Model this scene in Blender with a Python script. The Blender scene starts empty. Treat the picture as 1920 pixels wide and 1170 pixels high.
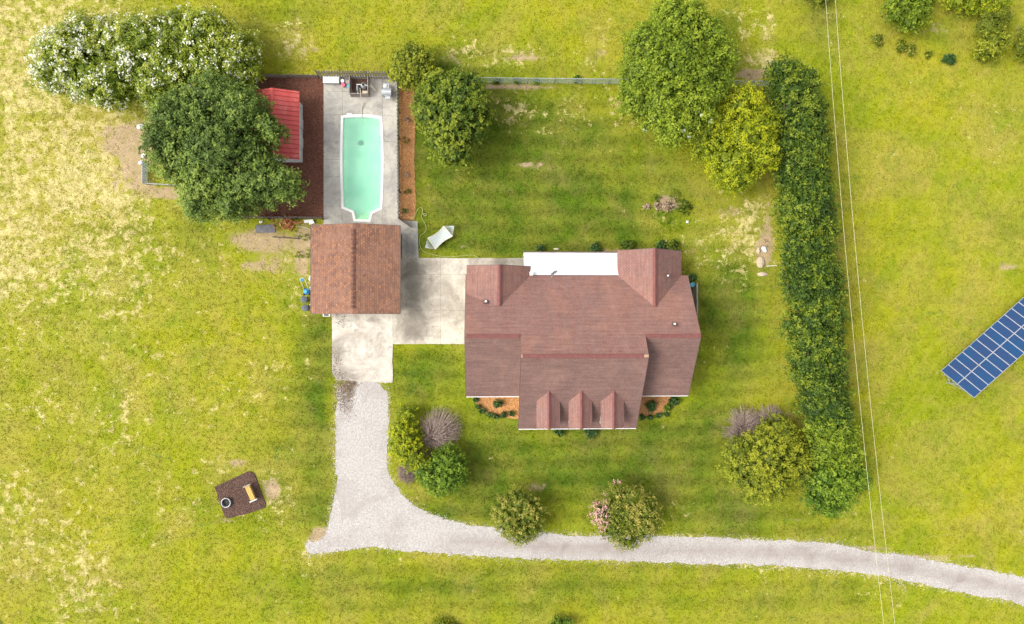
import bpy, bmesh, math, random
import numpy as np
from mathutils import Vector, Matrix
random.seed(7)
rng = np.random.default_rng(11)
SC = bpy.context.scene
COL = SC.collection

# ---------------------------------------------------------------- camera
H = 70.4
FPX = 1280.0
NX, NY = 912.0, 598.0          # where straight-down falls in the 1920x1170 picture
cam_d = bpy.data.cameras.new("camera"); cam_d.lens = 24.0; cam_d.sensor_width = 36.0
cam_d.clip_start = 0.5; cam_d.clip_end = 9000
cam = bpy.data.objects.new("camera", cam_d); COL.objects.link(cam); SC.camera = cam
_a = math.atan((960 - NX) / FPX); _b = math.atan((NY - 585) / FPX)
CR = Matrix.Rotation(_b, 3, 'X') @ Matrix.Rotation(-_a, 3, 'Y')
cam.matrix_world = Matrix.Translation((0, 0, H)) @ CR.to_4x4()

def P(px, py, z=0.0):
    """world point at height z that the photograph shows at pixel px, py"""
    d = CR @ Vector(((px - 960) / FPX, (585 - py) / FPX, -1.0))
    t = (z - H) / d.z
    return Vector((d.x * t, d.y * t, z))

def PL(pts, z=0.0):
    return [P(x, y, z) for x, y in pts]

def mpp(z=0.0):
    return (H - z) / FPX

# ---------------------------------------------------------------- sky, sun, exposure
SUN_EL = math.radians(50); SUN_AZ = math.radians(184)      # azimuth counter-clockwise from +X
w = bpy.data.worlds.new("World"); SC.world = w; w.use_nodes = True
nt = w.node_tree; nt.nodes.clear()
sky = nt.nodes.new('ShaderNodeTexSky'); sky.sky_type = 'NISHITA'; sky.sun_disc = False
sky.sun_elevation = SUN_EL; sky.sun_rotation = math.radians(90) - SUN_AZ
sky.dust_density = 4.0; sky.air_density = 1.0; sky.ozone_density = 1.0
hs = nt.nodes.new('ShaderNodeHueSaturation'); hs.inputs['Saturation'].default_value = 0.25
bg = nt.nodes.new('ShaderNodeBackground'); bg.inputs['Strength'].default_value = 0.15
wo = nt.nodes.new('ShaderNodeOutputWorld')
nt.links.new(sky.outputs[0], hs.inputs['Color']); nt.links.new(hs.outputs[0], bg.inputs['Color']); nt.links.new(bg.outputs[0], wo.inputs[0])
sd = bpy.data.lights.new("sun", 'SUN'); sd.energy = 1.25; sd.angle = math.radians(26); sd.color = (1.0, 0.95, 0.86)
so = bpy.data.objects.new("sun", sd); COL.objects.link(so)
sv = Vector((math.cos(SUN_EL) * math.cos(SUN_AZ), math.cos(SUN_EL) * math.sin(SUN_AZ), math.sin(SUN_EL)))
so.rotation_euler = sv.to_track_quat('Z', 'Y').to_euler(); so.location = (-40, 0, 60)
vs = SC.view_settings; vs.view_transform = 'Standard'; vs.look = 'None'; vs.gamma = 1.0; vs.exposure = 0.93
SC.cycles.max_bounces = 5; SC.cycles.transparent_max_bounces = 8

# ---------------------------------------------------------------- helpers
def tag(o, label=None, cat=None, group=None, kind=None):
    if label: o['label'] = label
    if cat: o['category'] = cat
    if group: o['group'] = group
    if kind: o['kind'] = kind
    return o

def thing(name, loc, label, cat, group=None):
    o = bpy.data.objects.new(name, None); COL.objects.link(o)
    o.location = loc; o.empty_display_size = 0.3
    return tag(o, label, cat, group)

def wloc(o):
    v = Vector((0, 0, 0))
    while o is not None:
        v += o.location; o = o.parent
    return v

class MB:
    """collects shapes in world coordinates, links them as one mesh object"""
    def __init__(s): s.v = []; s.f = []; s.uv = {}
    def add(s, vs, fs):
        n = len(s.v); s.v += [tuple(v) for v in vs]; s.f += [tuple(i + n for i in f) for f in fs]; return s
    def box(s, c, size, rz=0.0, R=None):
        hx, hy, hz = size[0] / 2, size[1] / 2, size[2] / 2
        M = R if R is not None else Matrix.Rotation(rz, 3, 'Z')
        vs = [Vector(c) + M @ Vector((x, y, z)) for x in (-hx, hx) for y in (-hy, hy) for z in (-hz, hz)]
        return s.add(vs, [(0, 1, 3, 2), (4, 6, 7, 5), (0, 4, 5, 1), (2, 3, 7, 6), (0, 2, 6, 4), (1, 5, 7, 3)])
    def bar(s, p, q, w_, h_=None):
        p = Vector(p); q = Vector(q); d = q - p; L = d.length
        if L < 1e-6: return s
        return s.box((p + q) / 2, (w_, h_ or w_, L), R=d.to_track_quat('Z', 'Y').to_matrix())
    def tube(s, pts, r, n=6, cap=True):
        pts = [Vector(p) for p in pts]; rs = r if isinstance(r, (list, tuple)) else [r] * len(pts)
        vs = []; fs = []
        for i, p in enumerate(pts):
            d = (pts[min(i + 1, len(pts) - 1)] - pts[max(i - 1, 0)])
            M = d.to_track_quat('Z', 'Y').to_matrix()
            for k in range(n):
                a = 2 * math.pi * k / n
                vs.append(p + M @ Vector((rs[i] * math.cos(a), rs[i] * math.sin(a), 0)))
        for i in range(len(pts) - 1):
            for k in range(n):
                k2 = (k + 1) % n
                fs.append((i * n + k, i * n + k2, (i + 1) * n + k2, (i + 1) * n + k))
        if cap:
            fs.append(tuple(range(n - 1, -1, -1))); m = (len(pts) - 1) * n; fs.append(tuple(m + k for k in range(n)))
        return s.add(vs, fs)
    def lathe(s, c, prof, n=20):
        """prof = [(r, z)...] around the vertical through c"""
        vs = []; fs = []
        for r, z in prof:
            for k in range(n):
                a = 2 * math.pi * k / n; vs.append((c[0] + r * math.cos(a), c[1] + r * math.sin(a), c[2] + z))
        for i in range(len(prof) - 1):
            for k in range(n):
                k2 = (k + 1) % n
                fs.append((i * n + k, i * n + k2, (i + 1) * n + k2, (i + 1) * n + k))
        fs.append(tuple(range(n - 1, -1, -1))); m = (len(prof) - 1) * n; fs.append(tuple(m + k for k in range(n)))
        return s.add(vs, fs)
    def prism(s, poly, z0, z1):
        n = len(poly); a = sum(poly[i][0] * poly[(i + 1) % n][1] - poly[(i + 1) % n][0] * poly[i][1] for i in range(n))
        if a < 0: poly = poly[::-1]
        vs = [(p[0], p[1], z0) for p in poly] + [(p[0], p[1], z1) for p in poly]
        return s.add(vs, [tuple(range(n - 1, -1, -1)), tuple(range(n, 2 * n))] + [(i, (i + 1) % n, n + (i + 1) % n, n + i) for i in range(n)])
    def slab(s, poly, t):
        """a 3-D planar polygon (counter-clockwise from above) thickened downwards by t"""
        n = len(poly); vs = [Vector(p) for p in poly] + [Vector(p) - Vector((0, 0, t)) for p in poly]
        return s.add(vs, [tuple(range(n)), tuple(range(2 * n - 1, n - 1, -1))] + [(i, n + i, n + (i + 1) % n, (i + 1) % n) for i in range(n)])
    def sheet(s, poly, z):
        n = len(poly); return s.add([(p[0], p[1], z) for p in poly], [tuple(range(n))])
    def ico(s, c, r, squash=1.0, jit=0.0, sub=2):
        bm = bmesh.new(); bmesh.ops.create_icosphere(bm, subdivisions=sub, radius=1.0)
        rx, ry, rz = r if isinstance(r, (tuple, list)) else (r, r, r * squash)
        vs = []
        for v in bm.verts:
            k = 1 + random.uniform(-jit, jit)
            vs.append((c[0] + v.co.x * rx * k, c[1] + v.co.y * ry * k, c[2] + v.co.z * rz * k))
        fs = [tuple(v.index for v in f.verts) for f in bm.faces]; bm.free()
        return s.add(vs, fs)
    def build(s, name, mat, parent=None, smooth=False, origin=None, label=None):
        if parent is not None: off = wloc(parent)
        elif origin is not None: off = Vector(origin)
        else:
            a = np.array(s.v); off = Vector((float(a[:, 0].mean()), float(a[:, 1].mean()), float(a[:, 2].min())))
        me = bpy.data.meshes.new(name)
        me.from_pydata([(x - off.x, y - off.y, z - off.z) for x, y, z in s.v], [], s.f)
        me.materials.append(mat)
        if smooth: me.polygons.foreach_set('use_smooth', [True] * len(me.polygons))
        me.update()
        o = bpy.data.objects.new(name, me); COL.objects.link(o)
        if parent is not None: o.parent = parent
        else: o.location = off
        if label: o['label'] = label
        return o

def copy_tree(o, parent=None):
    c = o.copy(); COL.objects.link(c); c.parent = parent
    for ch in list(o.children): copy_tree(ch, c)
    return c

# ---------------------------------------------------------------- materials
class NG:
    def __init__(s, name):
        s.m = bpy.data.materials.new(name); s.m.use_nodes = True; s.t = s.m.node_tree; s.t.nodes.clear()
        s.out = s.n('ShaderNodeOutputMaterial')
    def n(s, k, **kw):
        x = s.t.nodes.new(k)
        for a, b in kw.items(): setattr(x, a, b)
        return x
    def l(s, a, b): s.t.links.new(a, b)
    def co(s): 
        return s.n('ShaderNodeNewGeometry').outputs['Position']
    def noise(s, vec, scale, detail=4, rough=0.6, dist=0.0):
        x = s.n('ShaderNodeTexNoise'); x.inputs['Scale'].default_value = scale; x.inputs['Detail'].default_value = detail
        x.inputs['Roughness'].default_value = rough; x.inputs['Distortion'].default_value = dist; s.l(vec, x.inputs['Vector']); return x.outputs['Fac']
    def mr(s, v, a, b, c=0.0, d=1.0, smooth=False):
        x = s.n('ShaderNodeMapRange'); x.inputs['From Min'].default_value = a; x.inputs['From Max'].default_value = b
        x.inputs['To Min'].default_value = c; x.inputs['To Max'].default_value = d
        if smooth: x.interpolation_type = 'SMOOTHSTEP'
        s.l(v, x.inputs['Value']); return x.outputs['Result']
    def ma(s, op, a, b=None, clamp=False):
        x = s.n('ShaderNodeMath', operation=op); x.use_clamp = clamp
        for i, q in enumerate((a, b)):
            if q is None: continue
            if isinstance(q, (int, float)): x.inputs[i].default_value = q
            else: s.l(q, x.inputs[i])
        return x.outputs[0]
    def mix(s, f, a, b, mode='MIX'):
        x = s.n('ShaderNodeMix', data_type='RGBA', blend_type=mode)
        for i, q in ((0, f), (6, a), (7, b)):
            if isinstance(q, (int, float)): x.inputs[i].default_value = q
            elif isinstance(q, tuple): x.inputs[i].default_value = (*q[:3], 1.0)
            else: s.l(q, x.inputs[i])
        return x.outputs[2]
    def scale(s, col, f):
        return s.mix(1.0, col, s.comb(f), 'MULTIPLY')
    def comb(s, f):
        x = s.n('ShaderNodeCombineColor')
        for i in range(3): s.l(f, x.inputs[i])
        return x.outputs[0]
    def attr(s, name):
        x = s.n('ShaderNodeAttribute'); x.attribute_name = name; return x
    def bsdf(s, col, rough=0.9, metal=0.0, bump=None, bstr=0.5, bdist=0.03, spec=0.3):
        b = s.n('ShaderNodeBsdfPrincipled'); b.inputs['Roughness'].default_value = rough; b.inputs['Metallic'].default_value = metal
        b.inputs['Specular IOR Level'].default_value = spec
        if isinstance(col, tuple): b.inputs['Base Color'].default_value = (*col[:3], 1)
        else: s.l(col, b.inputs['Base Color'])
        if bump is not None:
            bp = s.n('ShaderNodeBump'); bp.inputs['Strength'].default_value = bstr; bp.inputs['Distance'].default_value = bdist
            s.l(bump, bp.inputs['Height']); s.l(bp.outputs[0], b.inputs['Normal'])
        s.l(b.outputs[0], s.out.inputs['Surface']); return b

def mnoise(name, c1, c2, scale=4.0, rough=0.85, lo=0.35, hi=0.65, metal=0.0, c3=None, s3=1.0, lo3=0.5, hi3=0.7, bstr=0.4, bdist=0.02, spec=0.3):
    g = NG(name); p = g.co(); f = g.noise(p, scale, 5)
    col = g.mix(g.mr(f, lo, hi), c1, c2)
    if c3 is not None: col = g.mix(g.mr(g.noise(p, s3, 4, 0.65, 0.4), lo3, hi3), col, c3)
    g.bsdf(col, rough, metal, f, bstr, bdist, spec); return g.m

def ground_colour(g):
    p = g.co()
    dry = g.attr('dry').outputs['Fac']; lush_shade = g.attr('lush_shade').outputs['Fac']; dirt = g.attr('dirt').outputs['Fac']
    big = g.noise(p, 0.06, 3, 0.5); mid = g.noise(p, 0.28, 5, 0.6, 0.4); fine = g.noise(p, 1.3, 6, 0.72); vf = g.noise(p, 6.0, 3, 0.7)
    base = g.mix(g.mr(big, 0.35, 0.65), (0.300, 0.290, 0.012), (0.225, 0.262, 0.008))
    base = g.mix(g.mr(g.noise(p, 0.16, 5, 0.62, 0.8), 0.42, 0.66, 0, 0.68), base, (0.325, 0.265, 0.060))      # faded, half dry grass
    base = g.mix(g.mr(g.noise(p, 0.30, 6, 0.68, 0.3), 0.48, 0.66, 0, 0.65), base, (0.170, 0.225, 0.010))      # fresher grass
    base = g.mix(g.mr(g.ma('ADD', dry, g.ma('MULTIPLY', g.ma('SUBTRACT', mid, 0.5), 1.6)), 0.45, 1.25, 0, 0.42), base, (0.380, 0.325, 0.080))
    low = g.mix(g.mr(mid, 0.36, 0.64), (0.070, 0.118, 0.008), (0.150, 0.162, 0.020))
    low = g.mix(g.mr(g.noise(p, 0.21, 5, 0.6, 0.4), 0.52, 0.68, 0, 0.55), low, (0.190, 0.165, 0.045))
    low = g.mix(g.mr(g.noise(p, 0.45, 5, 0.65, 0.5), 0.50, 0.70, 0, 0.6), low, (0.112, 0.172, 0.007))
    lf = g.ma('ADD', g.ma('MULTIPLY', lush_shade, 1.0), g.mr(mid, 0.35, 0.70, 0.16, -0.10))
    col = g.mix(g.ma('ADD', lf, 0.0, True), base, low)
    # clover and weed patches
    col = g.mix(g.mr(g.noise(p, 0.42, 6, 0.7, 1.2), 0.61, 0.70, 0, 0.55), col, (0.085, 0.150, 0.030))
    # dry straw: sparse ragged patches, dense where the field is dry
    s1 = g.noise(p, 0.95, 8, 0.78, 0.3)
    t = g.ma('ADD', s1, g.ma('MULTIPLY', g.ma('SUBTRACT', g.noise(p, 0.13, 3, 0.5), 0.5), 0.30))
    t = g.ma('ADD', t, g.ma('MULTIPLY', dry, 0.165))
    t = g.ma('ADD', t, g.ma('MULTIPLY', g.ma('SUBTRACT', vf, 0.5), 0.12))
    col = g.mix(g.mr(t, 0.640, 0.715, 0, 0.80, True), col, g.mix(g.mr(fine, 0.4, 0.6), (0.44, 0.37, 0.13), (0.58, 0.49, 0.24)))
    # bare earth
    d = g.ma('ADD', g.ma('MULTIPLY', dirt, 0.50), g.ma('MULTIPLY', g.noise(p, 0.95, 7, 0.75, 0.4), 0.55))
    col = g.mix(g.mr(d, 0.44, 0.60, 0, 0.85, True), col, g.mix(g.mr(vf, 0.35, 0.65), (0.46, 0.335, 0.215), (0.31, 0.22, 0.14)))
    wv = g.n('ShaderNodeTexWave'); wv.wave_type = 'BANDS'; wv.bands_direction = 'Y'; wv.inputs['Scale'].default_value = 0.17
    wv.inputs['Distortion'].default_value = 5.0; wv.inputs['Detail'].default_value = 3; wv.inputs['Detail Scale'].default_value = 0.35; g.l(p, wv.inputs['Vector'])
    col = g.scale(col, g.ma('ADD', 1.0, g.ma('MULTIPLY', g.ma('SUBTRACT', wv.outputs['Fac'], 0.5), g.mr(lush_shade, 0, 0.6, 0.03, 0.22))))
    mp = g.n('ShaderNodeMapping'); mp.inputs['Rotation'].default_value = (0, 0, 0.62); g.l(p, mp.inputs['Vector'])
    w2 = g.n('ShaderNodeTexWave'); w2.wave_type = 'BANDS'; w2.bands_direction = 'X'; w2.inputs['Scale'].default_value = 0.23
    w2.inputs['Distortion'].default_value = 3.5; w2.inputs['Detail'].default_value = 3; w2.inputs['Detail Scale'].default_value = 0.25; g.l(mp.outputs[0], w2.inputs['Vector'])
    col = g.mix(g.ma('MULTIPLY', w2.outputs['Fac'], g.mr(lush_shade, 0, 0.4, 0.17, 0.0)), col, (0.340, 0.300, 0.055))
    col = g.scale(col, g.mr(vf, 0.3, 0.7, 0.88, 1.12))
    col = g.scale(col, g.mr(fine, 0.3, 0.7, 0.86, 1.13))
    return col, p, fine

g = NG('lawn'); col, p, fine = ground_colour(g)
bb = g.noise(p, 8, 4, 0.8); g.bsdf(col, 0.95, 0, bb, 0.6, 0.08, 0.1); M_LAWN = g.m
g = NG('grass_blade'); col, p, fine = ground_colour(g)
b = g.n('ShaderNodeBsdfDiffuse'); tr = g.n('ShaderNodeBsdfTranslucent'); mx = g.n('ShaderNodeMixShader'); mx.inputs[0].default_value = 0.4
c2 = g.scale(col, g.mr(g.attr('tint').outputs['Fac'], 0, 1, 1.0, 1.5))
g.l(c2, b.inputs[0]); g.l(c2, tr.inputs[0]); g.l(b.outputs[0], mx.inputs[1]); g.l(tr.outputs[0], mx.inputs[2]); g.l(mx.outputs[0], g.out.inputs[0]); M_BLADE = g.m

def gravel():
    g = NG('gravel'); p = g.co()
    v = g.n('ShaderNodeTexVoronoi'); v.inputs['Scale'].default_value = 15; g.l(p, v.inputs['Vector'])
    n1 = g.noise(p, 0.35, 5, 0.65, 0.6); n2 = g.noise(p, 5, 5, 0.8)
    col = g.mix(g.mr(n2, 0.3, 0.7), (0.29, 0.265, 0.245), (0.55, 0.52, 0.485))
    tr = g.attr('track').outputs['Fac']
    f = g.ma('ADD', g.mr(n1, 0.46, 0.70, 0, 0.60), g.ma('MULTIPLY', tr, 0.62))
    col = g.mix(g.ma('MULTIPLY', f, g.mr(n2, 0.3, 0.6, 0.5, 1.0)), col, (0.27, 0.225, 0.20))
    col = g.mix(g.mr(g.ma('ADD', g.attr('stain_shade').outputs['Fac'], g.ma('MULTIPLY', g.noise(p, 1.6, 5, 0.75), 0.9)), 0.85, 1.15), col, (0.16, 0.12, 0.08))
    col = g.scale(col, g.mr(v.outputs['Color'], 0, 1, 0.86, 1.12))
    g.bsdf(col, 0.95, 0, v.outputs['Distance'], 0.6, 0.04, 0.2); return g.m
M_GRAVEL = gravel()

def concrete(name, light, dark, warm, amt):
    g = NG(name); p = g.co()
    n1 = g.noise(p, 0.33, 6, 0.7, 0.8); n2 = g.noise(p, 3.0, 5, 0.75); n3 = g.noise(p, 1.1, 5, 0.7, 1.5)
    col = g.mix(g.mr(n1, 0.40, 0.60, 0, amt), light, dark)
    col = g.mix(g.mr(n3, 0.55, 0.72, 0, 0.45), col, warm)
    col = g.mix(g.mr(g.noise(p, 0.8, 6, 0.8, 0.3), 0.55, 0.70, 0, 0.6), col, tuple(c * 0.45 for c in dark))
    st = g.attr('stain_shade').outputs['Fac']
    col = g.mix(g.mr(g.ma('ADD', st, g.ma('MULTIPLY', n1, 0.8)), 0.60, 1.10, 0, 0.68), col, tuple(c * 0.55 for c in dark))
    col = g.scale(col, g.mr(n2, 0.3, 0.7, 0.88, 1.1))
    g.bsdf(col, 0.9, 0, n2, 0.3, 0.01, 0.2); return g.m
M_DECK = concrete('deck_concrete', (0.48, 0.45, 0.39), (0.30, 0.285, 0.26), (0.52, 0.43, 0.31), 0.85)
M_PATIO = concrete('patio_concrete', (0.53, 0.485, 0.40), (0.29, 0.255, 0.21), (0.46, 0.37, 0.26), 0.85)
M_PAD = concrete('parking_concrete', (0.59, 0.55, 0.475), (0.37, 0.325, 0.27), (0.47, 0.36, 0.22), 0.85)
M_JOINT = mnoise('joint_dirt', (0.06, 0.05, 0.04), (0.13, 0.11, 0.08), 5)

def mulch(name, a, b_, c, sc=7):
    g = NG(name); p = g.co(); v = g.n('ShaderNodeTexVoronoi'); v.inputs['Scale'].default_value = sc; v.inputs['Randomness'].default_value = 1; g.l(p, v.inputs['Vector'])
    n = g.noise(p, sc * 0.8, 5, 0.8); col = g.mix(g.mr(n, 0.35, 0.65), a, b_)
    col = g.mix(g.mr(g.noise(p, sc * 2.2, 2, 0.6), 0.60, 0.70, 0, 0.8), col, c)
    col = g.scale(col, g.mr(g.noise(p, 0.5, 4, 0.6), 0.3, 0.7, 0.8, 1.18))
    g.bsdf(col, 0.95, 0, n, 1.0, 0.06, 0.1); return g.m
M_MULCH = mulch('dark_red_mulch', (0.095, 0.040, 0.026), (0.190, 0.080, 0.052), (0.32, 0.17, 0.11))
M_MULCH2 = mulch('brown_bark_mulch', (0.065, 0.038, 0.030), (0.14, 0.080, 0.062), (0.25, 0.16, 0.11), 9)
M_STRAW = mulch('pine_straw', (0.44, 0.20, 0.065), (0.60, 0.31, 0.12), (0.28, 0.13, 0.05), 6)

def shingle(name, a, b_, streak, patch, row=0.16, wdt=0.32, contrast=0.5, mort=0.03):
    g = NG(name); uv = g.n('ShaderNodeUVMap').outputs[0]; p = g.co()
    br = g.n('ShaderNodeTexBrick'); g.l(uv, br.inputs['Vector'])
    br.inputs['Scale'].default_value = 1.0; br.inputs['Brick Width'].default_value = wdt; br.inputs['Row Height'].default_value = row
    br.inputs['Mortar Size'].default_value = mort; br.inputs['Mortar Smooth'].default_value = 0.3; br.inputs['Bias'].default_value = 0.0
    br.inputs['Color1'].default_value = (*a, 1); br.inputs['Color2'].default_value = (*b_, 1); br.inputs['Mortar'].default_value = (*[x * contrast for x in a], 1)
    col = br.outputs['Color']
    mp = g.n('ShaderNodeMapping'); mp.inputs['Scale'].default_value = (1.2, 0.16, 1); g.l(uv, mp.inputs['Vector'])
    col = g.mix(g.mr(g.noise(mp.outputs[0], 1.2, 5, 0.65), 0.42, 0.72, 0, 0.75), col, streak)
    col = g.mix(g.mr(g.noise(p, 0.28, 5, 0.7, 0.6), 0.45, 0.70, 0, 0.6), col, patch)
    m2 = g.n('ShaderNodeMapping'); m2.inputs['Scale'].default_value = (0.35, 4.5, 1); g.l(uv, m2.inputs['Vector']); col = g.scale(col, g.mr(g.noise(m2.outputs[0], 1.0, 3, 0.6), 0.3, 0.7, 0.86, 1.14))
    f = g.noise(p, 14, 2, 0.6); col = g.scale(col, g.mr(f, 0.3, 0.7, 0.80, 1.2))
    col = g.scale(col, g.mr(g.noise(p, 2.2, 5, 0.75), 0.3, 0.7, 0.88, 1.12))
    g.bsdf(col, 0.95, 0, br.outputs['Fac'], -0.35, 0.015, 0.25); return g.m
M_ROOF = shingle('rose_brown_shingles', (0.285, 0.150, 0.124), (0.240, 0.127, 0.108), (0.225, 0.142, 0.125), (0.305, 0.155, 0.112), contrast=0.62, mort=0.035)
M_ROOFW = shingle('shaded_weathered_shingles', (0.222, 0.128, 0.108), (0.185, 0.107, 0.092), (0.145, 0.096, 0.086), (0.255, 0.148, 0.120), contrast=0.62, mort=0.035)  # darker shingle copy: front slope shade plus weathered streaks put into the colour
M_ROOFG = shingle('rust_orange_shingles', (0.350, 0.168, 0.092), (0.140, 0.082, 0.074), (0.235, 0.128, 0.090), (0.255, 0.135, 0.094), row=0.22, wdt=0.30, contrast=0.45, mort=0.03)
M_CAP = mnoise('ridge_cap_red', (0.215, 0.080, 0.070), (0.150, 0.062, 0.056), 3.5)
M_TANCAP = mnoise('ridge_end_tan', (0.42, 0.27, 0.18), (0.36, 0.22, 0.15), 5)
M_CAPG = mnoise('ridge_cap_brown', (0.19, 0.085, 0.06), (0.10, 0.048, 0.036), 3.0)
M_WHITE = mnoise('white_paint', (0.78, 0.77, 0.74), (0.70, 0.69, 0.66), 2.5, 0.6)
M_WMETAL = mnoise('white_roof_metal', (0.78, 0.79, 0.80), (0.68, 0.69, 0.69), 0.7, 0.45, spec=0.5, bstr=0.05)
M_DISH = mnoise('dish_grey', (0.42, 0.42, 0.42), (0.36, 0.36, 0.36), 4)
M_SEAM = mnoise('seam_grey_white', (0.48, 0.49, 0.50), (0.40, 0.41, 0.42), 2, 0.5)
M_SIDING = mnoise('pale_siding', (0.62, 0.58, 0.50), (0.56, 0.52, 0.45), 2)
M_BRICK = mnoise('wall_brick', (0.36, 0.19, 0.13), (0.27, 0.13, 0.09), 6)
M_GLASS = NG('window_glass'); M_GLASS.bsdf((0.03, 0.04, 0.05), 0.08, 0, spec=0.8); M_GLASS = M_GLASS.m
M_DARKTRIM = mnoise('brown_gutter', (0.13, 0.085, 0.07), (0.10, 0.065, 0.055), 2, 0.5)
M_WOOD = mnoise('weathered_grey_wood', (0.36, 0.32, 0.28), (0.20, 0.17, 0.15), 9, c3=(0.38, 0.33, 0.28), s3=4)
M_WOODD = mnoise('dark_old_wood', (0.12, 0.095, 0.08), (0.06, 0.045, 0.038), 7)
M_YWOOD = mnoise('yellow_pine_wood', (0.60, 0.42, 0.13), (0.50, 0.33, 0.09), 8)
M_STEEL = mnoise('galvanised_steel', (0.50, 0.52, 0.53), (0.38, 0.40, 0.41), 5, 0.45, metal=0.5)
M_CHROME = mnoise('chrome', (0.75, 0.76, 0.78), (0.68, 0.69, 0.7), 5, 0.2, metal=0.9)
M_RED = mnoise('faded_red_metal', (0.66, 0.110, 0.095), (0.56, 0.085, 0.075), 1.2, 0.5, c3=(0.68, 0.20, 0.17), s3=0.7, lo3=0.5, hi3=0.8)
M_REDD = mnoise('dull_red_rib', (0.36, 0.06, 0.05), (0.28, 0.045, 0.04), 2)
M_GREYM = mnoise('grey_metal', (0.36, 0.37, 0.38), (0.28, 0.29, 0.30), 6, 0.5, metal=0.3)
M_PINK = mnoise('pink_plastic', (0.72, 0.16, 0.22), (0.62, 0.12, 0.18), 5, 0.5)
M_BLUEP = mnoise('light_blue_plastic', (0.10, 0.42, 0.55), (0.07, 0.34, 0.46), 5, 0.5)
M_BLUE = mnoise('mower_blue', (0.015, 0.16, 0.42), (0.02, 0.22, 0.50), 5, 0.4)
M_BLACK = mnoise('black_rubber', (0.03, 0.03, 0.03), (0.05, 0.05, 0.05), 5)
M_BIN = mnoise('grey_bin_plastic', (0.085, 0.10, 0.12), (0.12, 0.135, 0.155), 4, 0.6)
M_CREAM = mnoise('cream_plastic', (0.66, 0.60, 0.46), (0.60, 0.53, 0.40), 5, 0.5)
M_HOSE = mnoise('hose_green_yellow', (0.34, 0.46, 0.13), (0.46, 0.48, 0.22), 2, 0.6)
M_GREENW = mnoise('green_grey_wire', (0.24, 0.33, 0.27), (0.36, 0.40, 0.36), 2, 0.7)
M_BARK = mnoise('bark', (0.15, 0.11, 0.08), (0.085, 0.06, 0.045), 6)
M_BARKL = mnoise('pale_bark', (0.34, 0.28, 0.22), (0.24, 0.19, 0.15), 6)
M_TWIG = mnoise('bare_twigs', (0.40, 0.315, 0.27), (0.20, 0.14, 0.115), 5)
M_ROCK = mnoise('tan_rock', (0.52, 0.43, 0.30), (0.40, 0.32, 0.22), 3)
M_RUST = mnoise('rusty_orange', (0.42, 0.17, 0.06), (0.28, 0.10, 0.045), 5)
M_TARP = mnoise('grey_tarp', (0.19, 0.18, 0.19), (0.12, 0.115, 0.12), 3)
M_POOLW = NG('pool_shell'); _p = M_POOLW.co()
_c = M_POOLW.mix(M_POOLW.mr(M_POOLW.noise(_p, 0.8, 4, 0.6, 0.8), 0.40, 0.75, 0, 0.5), (0.93, 0.94, 0.88), (0.60, 0.80, 0.56))
M_POOLW.bsdf(_c, 0.8); M_POOLW = M_POOLW.m
M_STEP = mnoise('pool_step', (0.85, 0.82, 0.52), (0.80, 0.80, 0.5), 3)

def water():
    g = NG('pool_water'); p = g.co(); n = g.noise(p, 1.5, 3, 0.5)
    tr = g.n('ShaderNodeBsdfTransparent'); mp = g.n('ShaderNodeMapping'); mp.inputs['Scale'].default_value = (0.35, 1.1, 1); g.l(p, mp.inputs['Vector']); c = g.mix(g.mr(g.noise(mp.outputs[0], 0.9, 5, 0.6, 0.5), 0.38, 0.66), (0.54, 0.92, 0.77), (0.76, 0.97, 0.85)); g.l(c, tr.inputs[0])
    df = g.n('ShaderNodeBsdfDiffuse'); df.inputs[0].default_value = (0.44, 0.80, 0.64, 1)     # cloudy, not clear, water
    gl = g.n('ShaderNodeBsdfGlossy'); gl.inputs['Roughness'].default_value = 0.08
    fr = g.n('ShaderNodeFresnel'); fr.inputs[0].default_value = 1.33
    bp = g.n('ShaderNodeBump'); bp.inputs['Strength'].default_value = 0.15; bp.inputs['Distance'].default_value = 0.02; g.l(n, bp.inputs['Height'])
    g.l(bp.outputs[0], gl.inputs['Normal'])
    m0 = g.n('ShaderNodeMixShader'); m0.inputs[0].default_value = 0.32; g.l(tr.outputs[0], m0.inputs[1]); g.l(df.outputs[0], m0.inputs[2])
    mx = g.n('ShaderNodeMixShader'); g.l(fr.outputs[0], mx.inputs[0]); g.l(m0.outputs[0], mx.inputs[1]); g.l(gl.outputs[0], mx.inputs[2]); g.l(mx.outputs[0], g.out.inputs[0]); return g.m
M_WATER = water()

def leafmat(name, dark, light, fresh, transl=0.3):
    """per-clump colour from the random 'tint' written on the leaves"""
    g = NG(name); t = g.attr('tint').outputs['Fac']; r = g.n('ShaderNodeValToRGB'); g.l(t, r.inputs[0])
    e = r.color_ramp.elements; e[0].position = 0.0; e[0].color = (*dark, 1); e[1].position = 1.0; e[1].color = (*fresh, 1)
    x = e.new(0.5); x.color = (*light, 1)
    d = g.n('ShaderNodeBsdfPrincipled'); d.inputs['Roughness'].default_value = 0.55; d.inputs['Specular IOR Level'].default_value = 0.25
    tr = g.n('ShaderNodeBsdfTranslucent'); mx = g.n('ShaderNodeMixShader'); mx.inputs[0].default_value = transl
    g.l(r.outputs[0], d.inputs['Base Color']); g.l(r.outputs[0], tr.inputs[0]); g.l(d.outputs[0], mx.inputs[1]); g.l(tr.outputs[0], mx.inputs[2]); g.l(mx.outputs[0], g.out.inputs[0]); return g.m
L_DARK = leafmat('leaf_dark_green', (0.055, 0.095, 0.014), (0.125, 0.195, 0.032), (0.27, 0.35, 0.058))
L_EVER = leafmat('leaf_evergreen', (0.042, 0.08, 0.008), (0.11, 0.17, 0.014), (0.26, 0.3, 0.022))
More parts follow.
